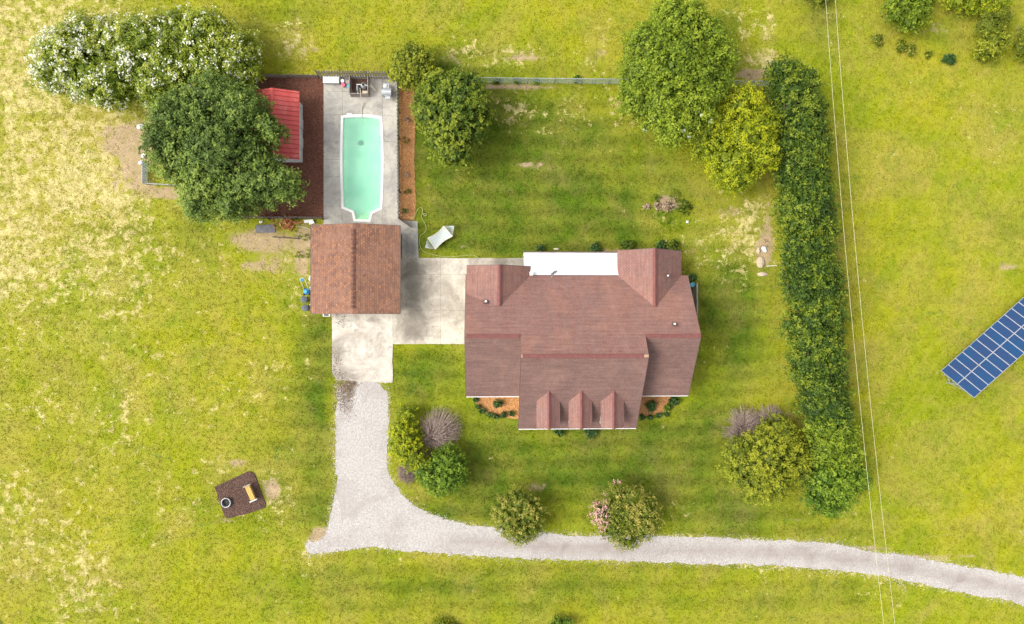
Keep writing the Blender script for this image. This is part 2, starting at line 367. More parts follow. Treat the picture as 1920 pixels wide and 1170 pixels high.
L_MAG = leafmat('leaf_mid_green', (0.08, 0.13, 0.01), (0.175, 0.25, 0.014), (0.31, 0.38, 0.026))
L_YEL = leafmat('leaf_yellow_green', (0.12, 0.16, 0.008), (0.25, 0.31, 0.01), (0.46, 0.47, 0.012))
L_HEDGE = leafmat('leaf_hedge', (0.028, 0.062, 0.008), (0.078, 0.138, 0.012), (0.240, 0.295, 0.020))
L_OLIVE = leafmat('leaf_olive', (0.095, 0.125, 0.01), (0.205, 0.245, 0.016), (0.36, 0.37, 0.024))
L_CRAPE = leafmat('leaf_crape', (0.085, 0.12, 0.01), (0.2, 0.24, 0.02), (0.47, 0.39, 0.09))
L_WCR = leafmat('leaf_white_crape', (0.09, 0.14, 0.01), (0.23, 0.3, 0.018), (0.46, 0.48, 0.07))
L_FRESH = leafmat('leaf_fresh_green', (0.055, 0.11, 0.008), (0.125, 0.215, 0.012), (0.25, 0.345, 0.028))
L_SHRUB = leafmat('leaf_deep_shrub', (0.026, 0.065, 0.016), (0.06, 0.125, 0.026), (0.13, 0.215, 0.045))
L_WHITE = leafmat('white_blossom', (0.6, 0.62, 0.38), (0.74, 0.74, 0.58), (0.84, 0.84, 0.74), 0.2)
L_PINK = leafmat('pink_blossom', (0.52, 0.24, 0.24), (0.66, 0.35, 0.34), (0.74, 0.52, 0.46), 0.2)
L_DRYW = leafmat('dry_weed', (0.26, 0.17, 0.12), (0.40, 0.30, 0.20), (0.52, 0.42, 0.28), 0.2)

# ---------------------------------------------------------------- foliage
def leaves_mesh(name, cen, nor, L, W, tint, mat, parent, origin=None):
    """one diamond-shaped leaf per row of cen/nor (world coords), as one mesh"""
    n = len(cen); off = wloc(parent) if parent is not None else Vector(origin)
    nor = nor / np.maximum(np.linalg.norm(nor, axis=1, keepdims=True), 1e-6)
    r = rng.normal(size=(n, 3)); u = np.cross(nor, r); u /= np.maximum(np.linalg.norm(u, axis=1, keepdims=True), 1e-6); v = np.cross(nor, u)
    L = np.broadcast_to(np.asarray(L), (n,))[:, None]; W = np.broadcast_to(np.asarray(W), (n,))[:, None]
    a = cen + u * L * 0.5; c = cen - u * L * 0.5; b = cen + v * W * 0.5 - nor * W * 0.12; d = cen - v * W * 0.5 - nor * W * 0.12
    co = np.stack([a, b, c, d], 1).reshape(-1, 3) - np.array(off)
    me = bpy.data.meshes.new(name); me.vertices.add(4 * n); me.vertices.foreach_set('co', co.astype(np.float32).ravel())
    me.loops.add(4 * n); me.loops.foreach_set('vertex_index', np.arange(4 * n, dtype=np.int32))
    me.polygons.add(n); me.polygons.foreach_set('loop_start', np.arange(0, 4 * n, 4, dtype=np.int32)); me.polygons.foreach_set('loop_total', np.full(n, 4, dtype=np.int32))
    me.update(); at = me.attributes.new('tint', 'FLOAT', 'POINT'); at.data.foreach_set('value', np.repeat(np.clip(tint, 0, 1), 4).astype(np.float32))
    me.materials.append(mat)
    o = bpy.data.objects.new(name, me); COL.objects.link(o)
    if parent is not None: o.parent = parent
    else: o.location = off
    return o

def sph(n, zmin=-0.25):
    z = rng.uniform(zmin, 1.0, n); a = rng.uniform(0, 2 * math.pi, n); r = np.sqrt(1 - z * z)
    return np.stack([r * np.cos(a), r * np.sin(a), z], 1)

def crown_points(lobes, dens, k, spread, zmin=-0.3, sprig=0.5):
    """sprigs spread over the lobes' shells, each a short outward twig of k leaves; returns leaves and the sprig bases"""
    C = []; N = []; T = []
    LB = np.array(lobes)
    for i, (cx, cy, cz, rx, ry, rz) in enumerate(lobes):
        area = 2 * math.pi * ((rx * ry) + (rx * rz) + (ry * rz)) / 3 * 1.25
        n = max(6, int(area * dens)); d = sph(n, zmin)
        lump = 1 + 0.11 * np.sin(d[:, 0] * 6 + i) * np.cos(d[:, 1] * 7 + 2 * i) + 0.07 * np.sin(d[:, 2] * 9 + i * 3)
        rad = lump * (0.97 - np.abs(rng.normal(0, 0.13, n))) + np.where(rng.random(n) < 0.16, rng.uniform(0, 0.20, n), 0)
        c = np.array([cx, cy, cz]) + d * rad[:, None] * np.array([rx, ry, rz])
        q = np.ones(n, bool)
        for j in range(len(lobes)):
            if j == i: continue
            e = (c - LB[j, :3]) / LB[j, 3:]
            q &= (np.linalg.norm(e, axis=1) > 0.80)
        q &= c[:, 2] > 0.12
        hi = np.clip((rad - 0.85) * 1.6, -0.25, 0.3) + rng.normal(0, 0.09)  # sprigs lighter where they stick out, darker where they sit deep
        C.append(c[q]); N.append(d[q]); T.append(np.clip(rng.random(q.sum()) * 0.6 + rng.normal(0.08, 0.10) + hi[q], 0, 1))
    C = np.concatenate(C); N = np.concatenate(N); T = np.concatenate(T); m = len(C)
    tw = N + rng.normal(0, 0.45, (m, 3)) + np.array([0, 0, 0.15]); tw /= np.linalg.norm(tw, axis=1, keepdims=True)
    u = np.tile(np.linspace(0, 1, k), m); ln = np.repeat(rng.uniform(0.6, 1.4, m), k) * sprig
    sp = (1.15 - 0.6 * u)[:, None] * spread
    cc = np.repeat(C, k, 0) + np.repeat(tw, k, 0) * (u * ln)[:, None] + rng.normal(0, 1, (m * k, 3)) * sp * np.array([1, 1, 0.6])
    nn = np.repeat(N, k, 0) * 0.8 + np.array([0, 0, 0.7]) + rng.normal(0, 0.5, (m * k, 3))
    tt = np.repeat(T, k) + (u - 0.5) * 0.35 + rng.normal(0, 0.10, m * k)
    cc[:, 2] = np.maximum(cc[:, 2], 0.05)
    return cc, nn, tt, C, N

def core_points(lobes, dens=9):
    C = []; N = []
    for (cx, cy, cz, rx, ry, rz) in lobes:
        area = 2 * math.pi * rx * ry * 1.6; n = max(8, int(area * dens)); d = sph(n, -0.2); rad = rng.uniform(0.5, 0.80, n)
        C.append(np.array([cx, cy, cz]) + d * rad[:, None] * np.array([rx, ry, rz])); N.append(d + rng.normal(0, 0.3, (n, 3)))
    C = np.concatenate(C); N = np.concatenate(N); C[:, 2] = np.maximum(C[:, 2], 0.06); return C, N

def make_crown(name, lobes, mat, parent, leaf=0.26, dens=9, k=9, spread=0.17, zmin=-0.3, core=9, origin=None, aspect=0.55, sprig=None):
    dens = dens * 0.62; k = int(k * 1.45)
    if sprig is None: sprig = leaf * 1.9
    cc, nn, tt, C, N = crown_points(lobes, dens, k, spread * 0.85, zmin, sprig)
    L = rng.uniform(0.7, 1.3, len(cc)) * leaf; W = L * aspect
    if core:
        c2, n2 = core_points(lobes, core); l2 = rng.uniform(0.45, 0.75, len(c2)) * min(1.0, leaf / 0.26 + 0.1)
        cc = np.concatenate([cc, c2]); nn = np.concatenate([nn, n2]); L = np.concatenate([L, l2]); W = np.concatenate([W, l2 * 0.8])
        tt = np.concatenate([tt, rng.uniform(0.0, 0.45, len(c2))])  # inner leaves get the dark half of the tint
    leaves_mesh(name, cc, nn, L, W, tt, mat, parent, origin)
    return C, N

def blossoms(C, N, n, mat, parent, size=0.2, k=7, spread=0.13, sel=None, name='blossoms'):
    idx = np.arange(len(C)) if sel is None else np.where(sel)[0]
    if len(idx) == 0: return
    idx = rng.choice(idx, n); c = C[idx] + N[idx] * 0.18 + rng.normal(0, 0.15, (n, 3))
    cc = np.repeat(c, k, 0) + rng.normal(0, 1, (n * k, 3)) * spread; nn = np.repeat(N[idx], k, 0) + rng.normal(0, 0.6, (n * k, 3)) + np.array([0, 0, 0.6])
    L = rng.uniform(0.6, 1.2, n * k) * size; leaves_mesh(name, cc, nn, L, L * 0.8, rng.random(n * k), mat, parent)

def lobe(px, py, r, zc, rz):
    c = P(px, py, zc); s = mpp(zc); return (c.x, c.y, zc, r * s, r * s, rz)

def tree(name, label, cat, lobes_px, zc, rz, mat, trunk=True, bark=None, multi=1, group=None, zj=0.5, **kw):
    """lobes_px: (px, py, radius_px[, dz])"""
    lb = []
    for q in lobes_px:
        dz = q[3] if len(q) > 3 else random.uniform(-zj, zj)
        lb.append(lobe(q[0], q[1], q[2], zc + dz, rz * (0.75 + 0.25 * min(1.0, q[2] / 45))))
    cx = sum(l[0] * l[3] for l in lb) / sum(l[3] for l in lb); cy = sum(l[1] * l[3] for l in lb) / sum(l[3] for l in lb)
    t = thing(name, (cx, cy, 0), label, cat, group)
    C, N = make_crown('crown', lb, mat, t, **kw)
    if trunk:
        m = MB(); r0 = 0.05 + 0.022 * zc * 1.2
        for s in range(multi):
            a = 2 * math.pi * s / max(1, multi); bx = cx + (0.25 * math.cos(a) if multi > 1 else 0); by = cy + (0.25 * math.sin(a) if multi > 1 else 0)
            top = Vector((bx + (bx - cx) * 2, by + (by - cy) * 2, zc * 0.8))
            m.tube([(bx, by, 0), (bx + 0.05, by, zc * 0.3), top], [r0 * 1.25 / multi ** .5, r0 / multi ** .5, r0 * 0.55 / multi ** .5], 8)
        for l in lb:
            p0 = Vector((cx, cy, zc * random.uniform(0.35, 0.6))); p2 = Vector((l[0], l[1], l[2] + l[5] * 0.45)); p1 = (p0 + p2) / 2 + Vector((0, 0, -0.1 * zc))
            m.tube([p0, p1, p2], [r0 * 0.45, r0 * 0.28, 0.03], 6)
            for _ in range(4):
                e = p2 + Vector((random.uniform(-1, 1) * l[3] * 0.7, random.uniform(-1, 1) * l[4] * 0.7, random.uniform(-.3, .4) * l[5]))
                m.tube([p1.lerp(p2, 0.6), (p1.lerp(p2, 0.6) + e) / 2 + Vector((0, 0, 0.1)), e], [r0 * 0.2, 0.035, 0.015], 5)
        m.build('trunk', bark or M_BARK, t)
    return t, C, N

# ---------------------------------------------------------------- surface areas (pixel outlines)
def in_poly(x, y, poly):
    r = np.zeros(x.shape, bool); n = len(poly)
    for i in range(n):
        x0, y0 = poly[i][0], poly[i][1]; x1, y1 = poly[(i + 1) % n][0], poly[(i + 1) % n][1]
        if y0 == y1: continue
        c = ((y0 > y) != (y1 > y)) & (x < (x1 - x0) * (y - y0) / (y1 - y0) + x0); r ^= c
    return r

def vnoise(t, seed, f):
    i = math.floor(t * f); a = t * f - i; a = a * a * (3 - 2 * a)
    h = lambda k: (math.sin(k * 127.1 + seed * 311.7) * 43758.5453) % 1.0
    return (h(i) * (1 - a) + h(i + 1) * a) * 2 - 1

def rough_edge(poly, amp=0.15, step=0.22, seed=1):
    """resample an outline and wobble it sideways, for soft ragged borders"""
    out = []; n = len(poly); s = 0.0
    for i in range(n):
        a = Vector(poly[i][:2]); b_ = Vector(poly[(i + 1) % n][:2]); L = (b_ - a).length; k = max(1, int(L / step)); nrm = Vector((-(b_ - a).y, (b_ - a).x)) / max(L, 1e-6)
        for j in range(k):
            t = s + L * j / k; w_ = amp * (0.55 * vnoise(t, seed, 0.6) + 0.35 * vnoise(t, seed + 5, 1.9)) + amp * 0.35 * random.uniform(-1, 1)
            q = a.lerp(b_, j / k) + nrm * w_; out.append((q.x, q.y))
        s += L
    return out

def smooth_poly(pts, it=1):
    for _ in range(it):
        o = []
        for i in range(len(pts)):
            a = Vector(pts[i][:2]); b_ = Vector(pts[(i + 1) % len(pts)][:2]); o += [a.lerp(b_, .25), a.lerp(b_, .75)]
        pts = o
    return pts

GR_TOP = [(727, 716), (729, 800), (726, 868), (737, 905), (760, 935), (800, 962), (860, 981), (930, 991), (1010, 1000), (1090, 1004), (1230, 1006), (1330, 1008), (1430, 1012), (1560, 1018), (1640, 1034), (1740, 1048), (1830, 1065), (1920, 1084), (2060, 1118)]
GR_BOT = [(2060, 1168), (1920, 1134), (1850, 1119), (1740, 1097), (1640, 1078), (1500, 1063), (1330, 1056), (1130, 1052), (950, 1046), (800, 1034), (700, 1027), (650, 1028), (610, 1036), (577, 1042), (575, 1012), (592, 1019), (608, 1008), (616, 985), (622, 950), (632, 912), (628, 850), (630, 780), (632, 712)]
gravel_poly = PL(GR_TOP + GR_BOT)
deck_poly = PL([(607, 143), (745, 143), (749, 413), (783, 415), (785, 488), (754, 488), (754, 440), (607, 440)])
patio_poly = PL([(752, 484), (990, 484), (990, 500), (876, 500), (876, 645), (737, 645), (737, 588), (752, 588)])
pad_poly = PL([(623, 575), (737, 575), (736, 717), (632, 713), (623, 700)])
mulch_poly = PL([(500, 141), (609, 143), (609, 408), (456, 408), (440, 380), (430, 300), (430, 200)])
straw_poly = PL([(749, 165), (776, 165), (779, 250), (777, 300), (779, 380), (777, 413), (749, 413)])
bedL_poly = PL([(886, 742), (976, 742), (976, 786), (945, 782), (915, 777), (897, 765)])
bedR_poly = PL([(1196, 742), (1262, 742), (1268, 757), (1250, 771), (1225, 778), (1196, 781)])
firepad_poly = PL([(403, 912), (428, 901), (466, 884), (472, 884), (478, 890), (498, 945), (496, 952), (462, 963), (427, 972), (421, 966), (412, 940)])
house_fp = [(-1.8, 4.2), (-1.8, -7.4), (3.4, -7.4), (3.4, -10.6), (14.7, -10.6), (14.7, -7.4), (19.9, -7.4), (19.9, 4.2)]
garage_fp = [(-17.1, 0.8), (-8.9, 0.8), (-8.9, 9.2), (-17.1, 9.2)]
no_grass = [gravel_poly, deck_poly, patio_poly, pad_poly, mulch_poly, straw_poly, bedL_poly, bedR_poly, firepad_poly, house_fp, garage_fp]

# ---------------------------------------------------------------- ground sheet
def blob(X, Y, px, py, rx, ry, a=1.0):
    c = P(px, py); s = mpp(); return a * np.exp(-(((X - c.x) / (rx * s)) ** 2 + ((Y - c.y) / (ry * s)) ** 2))

def fields(X, Y):
    PX = NX + X * FPX / H; PY = NY - Y * FPX / H
    dry = 0.0 + 0 * X; lush_shade = 0.05 + 0 * X; dirt = 0 * X
    # rough hay field on the left
    dry += 0.80 * np.clip((640 - PX) / 420, 0, 1) * np.clip(1.15 - PY / 1500, 0.3, 1) ** 0.8
    for b_ in [(30, 130, 160, 120, .5), (60, 430, 170, 120, .45), (40, 1080, 200, 140, .4), (555, 80, 40, 55, .9), (200, 300, 120, 90, .5), (560, 480, 60, 70, .9), (520, 720, 70, 60, .55),
               (850, 95, 60, 40, .55), (970, 105, 80, 28, .9), (1120, 90, 60, 60, .4), (980, 205, 140, 40, .75), (1010, 255, 80, 30, .45), (1400, 70, 60, 90, .5), (1445, 60, 14, 70, .7), (1425, 110, 70, 14, .7),
               (1330, 450, 130, 110, .65), (1420, 420, 50, 90, .7), (1170, 200, 35, 80, .6), (1000, 310, 60, 10, .5), (1010, 860, 60, 40, .5), (1230, 800, 60, 20, .2), (1500, 960, 110, 30, .5), (1280, 960, 60, 40, .35),
               (1650, 150, 120, 100, .30), (1880, 170, 80, 110, .35), (1720, 440, 100, 90, .15), (1800, 950, 160, 80, .3), (1600, 1110, 150, 40, .25), (1100, 1120, 200, 30, .25), (800, 370, 60, 40, .35),
               (500, 930, 50, 60, .5), (420, 880, 40, 20, .4), (640, 1130, 120, 50, .35), (880, 890, 60, 40, .35), (1700, 60, 160, 60, .25)]:
        dry += blob(X, Y, *b_[:4], b_[4])
    for b_ in [(1000, 290, 250, 130, .75), (1000, 420, 260, 80, .8), (860, 250, 110, 110, .4), (620, 560, 60, 60, .2), (760, 720, 60, 60, .5), (1340, 560, 60, 60, .5), (1360, 640, 70, 130, .45), (820, 690, 70, 50, .55), (900, 850, 70, 90, .55), (1080, 880, 220, 90, .70), (1350, 960, 160, 60, .35), (1250, 850, 120, 60, .6), (860, 960, 120, 40, .55),
               (930, 230, 40, 70, .5), (600, 640, 40, 90, .5), (560, 800, 70, 110, .35), (600, 960, 50, 60, .4), (820, 130, 90, 40, .5), (560, 20, 80, 30, .2), (480, 70, 30, 60, .5), (1370, 60, 25, 70, .45), (1050, 1100, 400, 60, .38),  # blobs right of the upper trees paint their cast shade on the grass
               (1380, 960, 90, 50, .35), (1560, 1000, 100, 40, .3), (770, 230, 20, 120, .3), (1410, 560, 60, 160, .2), (460, 940, 90, 60, .35), (1900, 420, 60, 40, .15), (1560, 30, 30, 80, .25), (1330, 790, 60, 60, .35), (700, 1100, 200, 50, .25), (1380, 590, 26, 90, .35), (1200, 815, 110, 18, .4), (1150, 850, 60, 26, .35), (650, 790, 1, 1, .0), (595, 760, 34, 130, .35), (250, 440, 60, 26, .25), (365, 440, 40, 40, .3), (1760, 60, 60, 30, .35), (1530, 40, 36, 50, .35), (1590, 1120, 40, 36, .35), (1450, 1130, 60, 26, .3), (960, 455, 200, 16, .4)]:
        lush_shade += blob(X, Y, *b_[:4], b_[4])
    for b_ in [(235, 262, 65, 38, .80), (255, 320, 30, 50, .75), (320, 362, 46, 16, .85), (490, 450, 75, 26, .85), (520, 500, 50, 26, .45), (570, 470, 16, 60, .7), (545, 92, 25, 40, .35), (980, 108, 50, 10, .75), (850, 110, 35, 22, .5), (960, 162, 110, 9, .75), (1120, 100, 25, 30, .45),
               (1410, 140, 45, 16, .8), (1160, 190, 25, 45, .4), (985, 310, 22, 7, .85), (1015, 309, 8, 6, .6), (1250, 382, 36, 22, .75), (1375, 400, 18, 24, .5), (1395, 460, 7, 35, .45), (1432, 470, 20, 38, .85), (1440, 400, 12, 60, .5),
               (1345, 395, 20, 12, .4), (510, 918, 22, 26, .75), (445, 868, 25, 12, .7), (425, 975, 35, 8, .6), (598, 1003, 18, 16, .95), (870, 462, 10, 6, .6), (1500, 975, 40, 8, .45), (1620, 273, 5, 4, .9), (1155, 473, 60, 10, .6), (1240, 470, 50, 10, .5),
               (720, 850, 6, 60, .5), (1750, 62, 60, 14, .45), (1910, 70, 12, 60, .5), (1780, 1043, 130, 7, .5), (1650, 1025, 60, 6, .5), (1760, 30, 30, 20, .4), (1715, 415, 12, 8, .6), (1813, 404, 6, 8, .6), (1880, 500, 14, 40, .4), (1860, 720, 30, 14, .35), (1040, 690, 1, 1, .1), (1250, 770, 30, 8, .4), (1105, 860, 8, 20, .5), (1300, 470, 12, 14, .4), (60, 300, 18, 14, .5), (120, 250, 16, 12, .5), (215, 340, 10, 22, .5), (300, 225, 40, 8, .5), (470, 500, 30, 10, .5), (590, 92, 20, 8, .5), (1230, 885, 40, 12, .35), (1005, 915, 40, 16, .5), (880, 780, 14, 30, .35), (1480, 800, 14, 60, .5), (1900, 500, 20, 10, .5)]:
        dirt += blob(X, Y, *b_[:4], b_[4])
    # thin dry fringe along the gravel
    e = np.full(X.shape, 1e9); gp = [(p[0], p[1]) for p in gravel_poly]
    for i in range(len(gp)):
        ax, ay = gp[i]; bx, by = gp[(i + 1) % len(gp)]; L2 = (bx - ax) ** 2 + (by - ay) ** 2
        t = np.clip(((X - ax) * (bx - ax) + (Y - ay) * (by - ay)) / L2, 0, 1); e = np.minimum(e, np.hypot(X - ax - t * (bx - ax), Y - ay - t * (by - ay)))
    dry += 0.7 * np.exp(-(e / 0.45) ** 2); dirt += 0.30 * np.exp(-(e / 0.35) ** 2)
    return np.clip(dry, 0, 1.4), np.clip(lush_shade * 1.2, 0, 1), np.clip(dirt, 0, 1)

out_ = [75, 90, 120, 180, 300, 600, 1400, 3500]
xs = np.array([-x for x in out_[::-1]] + list(np.arange(-60, 66.01, 0.5)) + out_, float)
ys = np.array([-x for x in [50, 70, 110, 200, 400, 900, 3500][::-1]] + list(np.arange(-38, 40.01, 0.5)) + [50, 70, 110, 200, 400, 900, 3500], float)
X, Y = np.meshgrid(xs, ys); nx, ny = len(xs), len(ys)
pc = P(678, 318); 
ii, jj = np.meshgrid(np.arange(nx - 1), np.arange(ny - 1)); cx_ = (xs[ii] + xs[ii + 1]) / 2; cy_ = (ys[jj] + ys[jj + 1]) / 2
tl = P(640, 216); br_ = P(718, 420)
hole = (cx_ > tl.x) & (cx_ < br_.x) & (cy_ < tl.y) & (cy_ > br_.y)
a0 = (jj * nx + ii)[~hole]; F = np.stack([a0, a0 + 1, a0 + nx + 1, a0 + nx], 1).reshape(-1)
me = bpy.data.meshes.new('ground'); me.vertices.add(nx * ny)
me.vertices.foreach_set('co', np.stack([X.ravel(), Y.ravel(), 0 * X.ravel()], 1).astype(np.float32).ravel())
nf = len(F) // 4; me.loops.add(4 * nf); me.loops.foreach_set('vertex_index', F.astype(np.int32)); me.polygons.add(nf)
me.polygons.foreach_set('loop_start', np.arange(0, 4 * nf, 4, dtype=np.int32)); me.polygons.foreach_set('loop_total', np.full(nf, 4, dtype=np.int32)); me.update()
for nme, fld in zip(('dry', 'lush_shade', 'dirt'), fields(X.ravel(), Y.ravel())):
    at = me.attributes.new(nme, 'FLOAT', 'POINT'); at.data.foreach_set('value', fld.astype(np.float32))
me.materials.append(M_LAWN); go = bpy.data.objects.new('ground', me); COL.objects.link(go); tag(go, kind='structure', label='sunlit rural lawn and hay field with dry straw patches')

# grass tufts: leaning blades all over the visible lawn
def grass_blades(n):
    x = rng.uniform(-56, 61, n); y = rng.uniform(-33.5, 34.5, n); ok = np.ones(n, bool)
    for pl in no_grass: ok &= ~in_poly(x, y, pl)
    x = x[ok]; y = y[ok]; d, l, e = fields(x, y); keep = rng.random(len(x)) > e * 0.9; x, y, d, l, e = [q[keep] for q in (x, y, d, l, e)]
    k = 3; x = np.repeat(x, k) + rng.normal(0, 0.07, len(x) * k); y = np.repeat(y, k) + rng.normal(0, 0.07, len(y) * k); n = len(x)
    a = rng.uniform(0, 2 * math.pi, n); Lh = rng.uniform(0.06, 0.22, n); hz = rng.uniform(0.03, 0.11, n); wd = rng.uniform(0.02, 0.05, n)
    b0 = np.stack([x - np.sin(a) * wd, y + np.cos(a) * wd, 0 * x + 0.005], 1); b1 = np.stack([x + np.sin(a) * wd, y - np.cos(a) * wd, 0 * x + 0.005], 1)
    tp = np.stack([x + np.cos(a) * Lh, y + np.sin(a) * Lh, hz], 1); co = np.stack([b0, b1, tp], 1).reshape(-1, 3)
    me = bpy.data.meshes.new('grass'); me.vertices.add(3 * n); me.vertices.foreach_set('co', co.astype(np.float32).ravel())
    me.loops.add(3 * n); me.loops.foreach_set('vertex_index', np.arange(3 * n, dtype=np.int32)); me.polygons.add(n)
    me.polygons.foreach_set('loop_start', np.arange(0, 3 * n, 3, dtype=np.int32)); me.polygons.foreach_set('loop_total', np.full(n, 3, dtype=np.int32)); me.update()
    for nme, v in (('dry', d), ('lush_shade', l), ('dirt', e)):
        at = me.attributes.new(nme, 'FLOAT', 'POINT'); at.data.foreach_set('value', np.repeat(v, 3 * k).astype(np.float32))
    at = me.attributes.new('tint', 'FLOAT', 'POINT'); at.data.foreach_set('value', np.repeat(rng.random(n), 3).astype(np.float32))
    me.materials.append(M_BLADE); o = bpy.data.objects.new('grass', me); COL.objects.link(o); tag(o, 'short rough grass tufts over the whole lawn', 'grass', kind='stuff')
grass_blades(110000)

def set_attr(o, name, fn):
    me = o.data; off = o.location; at = me.attributes.new(name, 'FLOAT', 'POINT')
    at.data.foreach_set('value', [float(fn(v.co.x + off.x, v.co.y + off.y)) for v in me.vertices])

def surface(name, poly, z, mat, label, grid=None, t=None):
    """flat setting sheet; grid = cell size to carry stain attributes"""
    m = MB()
    if t: m.prism([(p[0], p[1]) for p in poly], z - t, z)
    else:
        a = sum(poly[i][0] * poly[(i + 1) % len(poly)][1] - poly[(i + 1) % len(poly)][0] * poly[i][1] for i in range(len(poly)))
        m.sheet(poly if a > 0 else poly[::-1], z)
    o = m.build(name, mat, origin=(0, 0, 0)); tag(o, label, kind='structure')
    if grid:
        bm = bmesh.new(); bm.from_mesh(o.data)
        xsn = [v.co.x for v in bm.verts]; ysn = [v.co.y for v in bm.verts]
        x = min(xsn) + grid
        while x < max(xsn):
            bmesh.ops.bisect_plane(bm, geom=bm.verts[:] + bm.edges[:] + bm.faces[:], plane_co=(x, 0, 0), plane_no=(1, 0, 0)); x += grid
        y = min(ysn) + grid
        while y < max(ysn):
            bmesh.ops.bisect_plane(bm, geom=bm.verts[:] + bm.edges[:] + bm.faces[:], plane_co=(0, y, 0), plane_no=(0, 1, 0)); y += grid
        bm.to_mesh(o.data); bm.free()
    return o

# ---------------------------------------------------------------- driveway and beds
drive = surface('driveway', rough_edge(smooth_poly(gravel_poly, 1), 0.22, 0.22, 3), 0.016, M_GRAVEL, 'pale crushed stone drive curving from the parking slab to the right', grid=0.6)
mid = [((a[0] + b_[0]) / 2, (a[1] + b_[1]) / 2) for a, b_ in [((1920, 1084), (1920, 1134)), ((1740, 1048), (1740, 1097)), ((1640, 1034), (1640, 1078)), ((1500, 1015), (1500, 1063)), ((1330, 1008), (1330, 1056)), ((1130, 1004), (1130, 1052)), ((950, 993), (950, 1046)), ((850, 985), (850, 1038))]]
midw = [P(x, y) for x, y in mid]
def segd(x, y, pts):
    d = 1e9
    for a, b_ in zip(pts[:-1], pts[1:]):
        ax, ay, bx, by = a[0], a[1], b_[0], b_[1]; L2 = (bx - ax) ** 2 + (by - ay) ** 2; t = max(0, min(1, ((x - ax) * (bx - ax) + (y - ay) * (by - ay)) / L2))
        d = min(d, math.hypot(x - ax - t * (bx - ax), y - ay - t * (by - ay)))
    return d
set_attr(drive, 'track', lambda x, y: math.exp(-(segd(x, y, midw) / 0.62) ** 2))
_s1 = P(650, 716); _s2 = P(657, 735); _s3 = P(640, 760); _s4 = P(700, 810); _s5 = P(756, 992)
set_attr(drive, 'stain_shade', lambda x, y: min(0.8, 0.75 * math.exp(-((x - _s1.x) ** 2 / 1.6 + (y - _s1.y) ** 2 / 0.5)) + 0.5 * math.exp(-((x - _s2.x) ** 2 / 1.2 + (y - _s2.y) ** 2 / 2)) + 0.3 * math.exp(-((x - _s3.x) ** 2 / 0.8 + (y - _s3.y) ** 2 / 3)) + 0.26 * math.exp(-((x - _s4.x) ** 2 / 0.8 + (y - _s4.y) ** 2 / 1.5)) + 0.22 * math.exp(-((x - _s5.x) ** 2 / 6 + (y - _s5.y) ** 2 / 1))))
surface('mulch_bed', rough_edge(mulch_poly, 0.05, 0.3, 4), 0.024, M_MULCH, 'dark red mulch yard around the red shed')
surface('pine_straw_bed', rough_edge(straw_poly, 0.12, 0.2, 5), 0.028, M_STRAW, 'orange pine straw strip beside the picket fence')
surface('front_bed_left', rough_edge(bedL_poly, 0.08, 0.2, 6), 0.028, M_STRAW, 'orange mulch bed in front of the left wing')
surface('front_bed_right', rough_edge(bedR_poly, 0.08, 0.2, 7), 0.028, M_STRAW, 'orange mulch bed in front of the right wing')
# raised bark pad
fp = surface('bark_pad', rough_edge(firepad_poly, 0.04, 0.2, 8), 0.10, M_MULCH2, 'dark brown bark square in the left field', t=0.12)

# mulch chips as loose pieces
def chips(poly, n, mat, name, label, size=0.09, z=0.03, soft=0.0):
    xsn = [p[0] for p in poly]; ysn = [p[1] for p in poly]; x = rng.uniform(min(xsn), max(xsn), n); y = rng.uniform(min(ysn), max(ysn), n); k = in_poly(x, y, poly); x = x[k] + rng.normal(0, soft, k.sum()); y = y[k] + rng.normal(0, soft, k.sum()); n = len(x)
    c = np.stack([x, y, rng.uniform(z, z + 0.05, n)], 1); nn = rng.normal(0, 0.4, (n, 3)) + np.array([0, 0, 1.0])
    L = rng.uniform(0.5, 1.5, n) * size; o = leaves_mesh(name, c, nn, L, L * 0.4, rng.random(n), mat, None, origin=(0, 0, 0)); tag(o, label, 'ground cover', kind='stuff')
C_RED = leafmat('chip_red', (0.085, 0.034, 0.022), (0.185, 0.075, 0.050), (0.38, 0.21, 0.14), 0)
C_BRN = leafmat('chip_brown', (0.05, 0.03, 0.025), (0.13, 0.075, 0.06), (0.27, 0.18, 0.12), 0)
C_ORG = leafmat('chip_orange', (0.36, 0.16, 0.05), (0.56, 0.28, 0.105), (0.68, 0.42, 0.21), 0)
chips(mulch_poly, 16000, C_RED, 'mulch_chips', 'loose dark red bark chips around the shed')
chips(firepad_poly, 5000, C_BRN, 'bark_chips', 'loose brown bark chips under bench and ring', z=0.105)
chips(straw_poly, 7000, C_ORG, 'pine_needles', 'loose orange needles beside the picket fence', 0.12)
chips(bedL_poly, 2600, C_ORG, 'front_bed_needles', 'loose orange needles in the left front bed', 0.12)
chips(bedR_poly, 1800, C_ORG, 'front_bed_needles', 'loose orange needles in the right front bed', 0.12)
LIT = leafmat('leaf_litter', (0.09, 0.06, 0.04), (0.17, 0.12, 0.08), (0.34, 0.25, 0.17), 0)
for q_, n_, nm_ in (([(630, 712), (640, 706), (655, 702), (668, 708), (680, 716), (660, 722), (662, 735), (660, 752), (655, 776), (646, 770), (636, 760), (632, 740)], 2600, 'dead leaves over the top left of the stone drive'),
                    ([(624, 660), (632, 658), (636, 668), (633, 690), (645, 700), (640, 712), (626, 706)], 500, 'dead leaves along the left edge of the parking slab'),
                    ([(628, 592), (650, 590), (646, 604), (634, 612)], 160, 'dead leaves below the lower garage wall')):
    chips([tuple(p[:2]) for p in PL(q_)], n_, LIT, 'leaf_litter', nm_, 0.12, 0.075 if 'slab' in nm_ or 'wall' in nm_ else 0.03, 0.28)
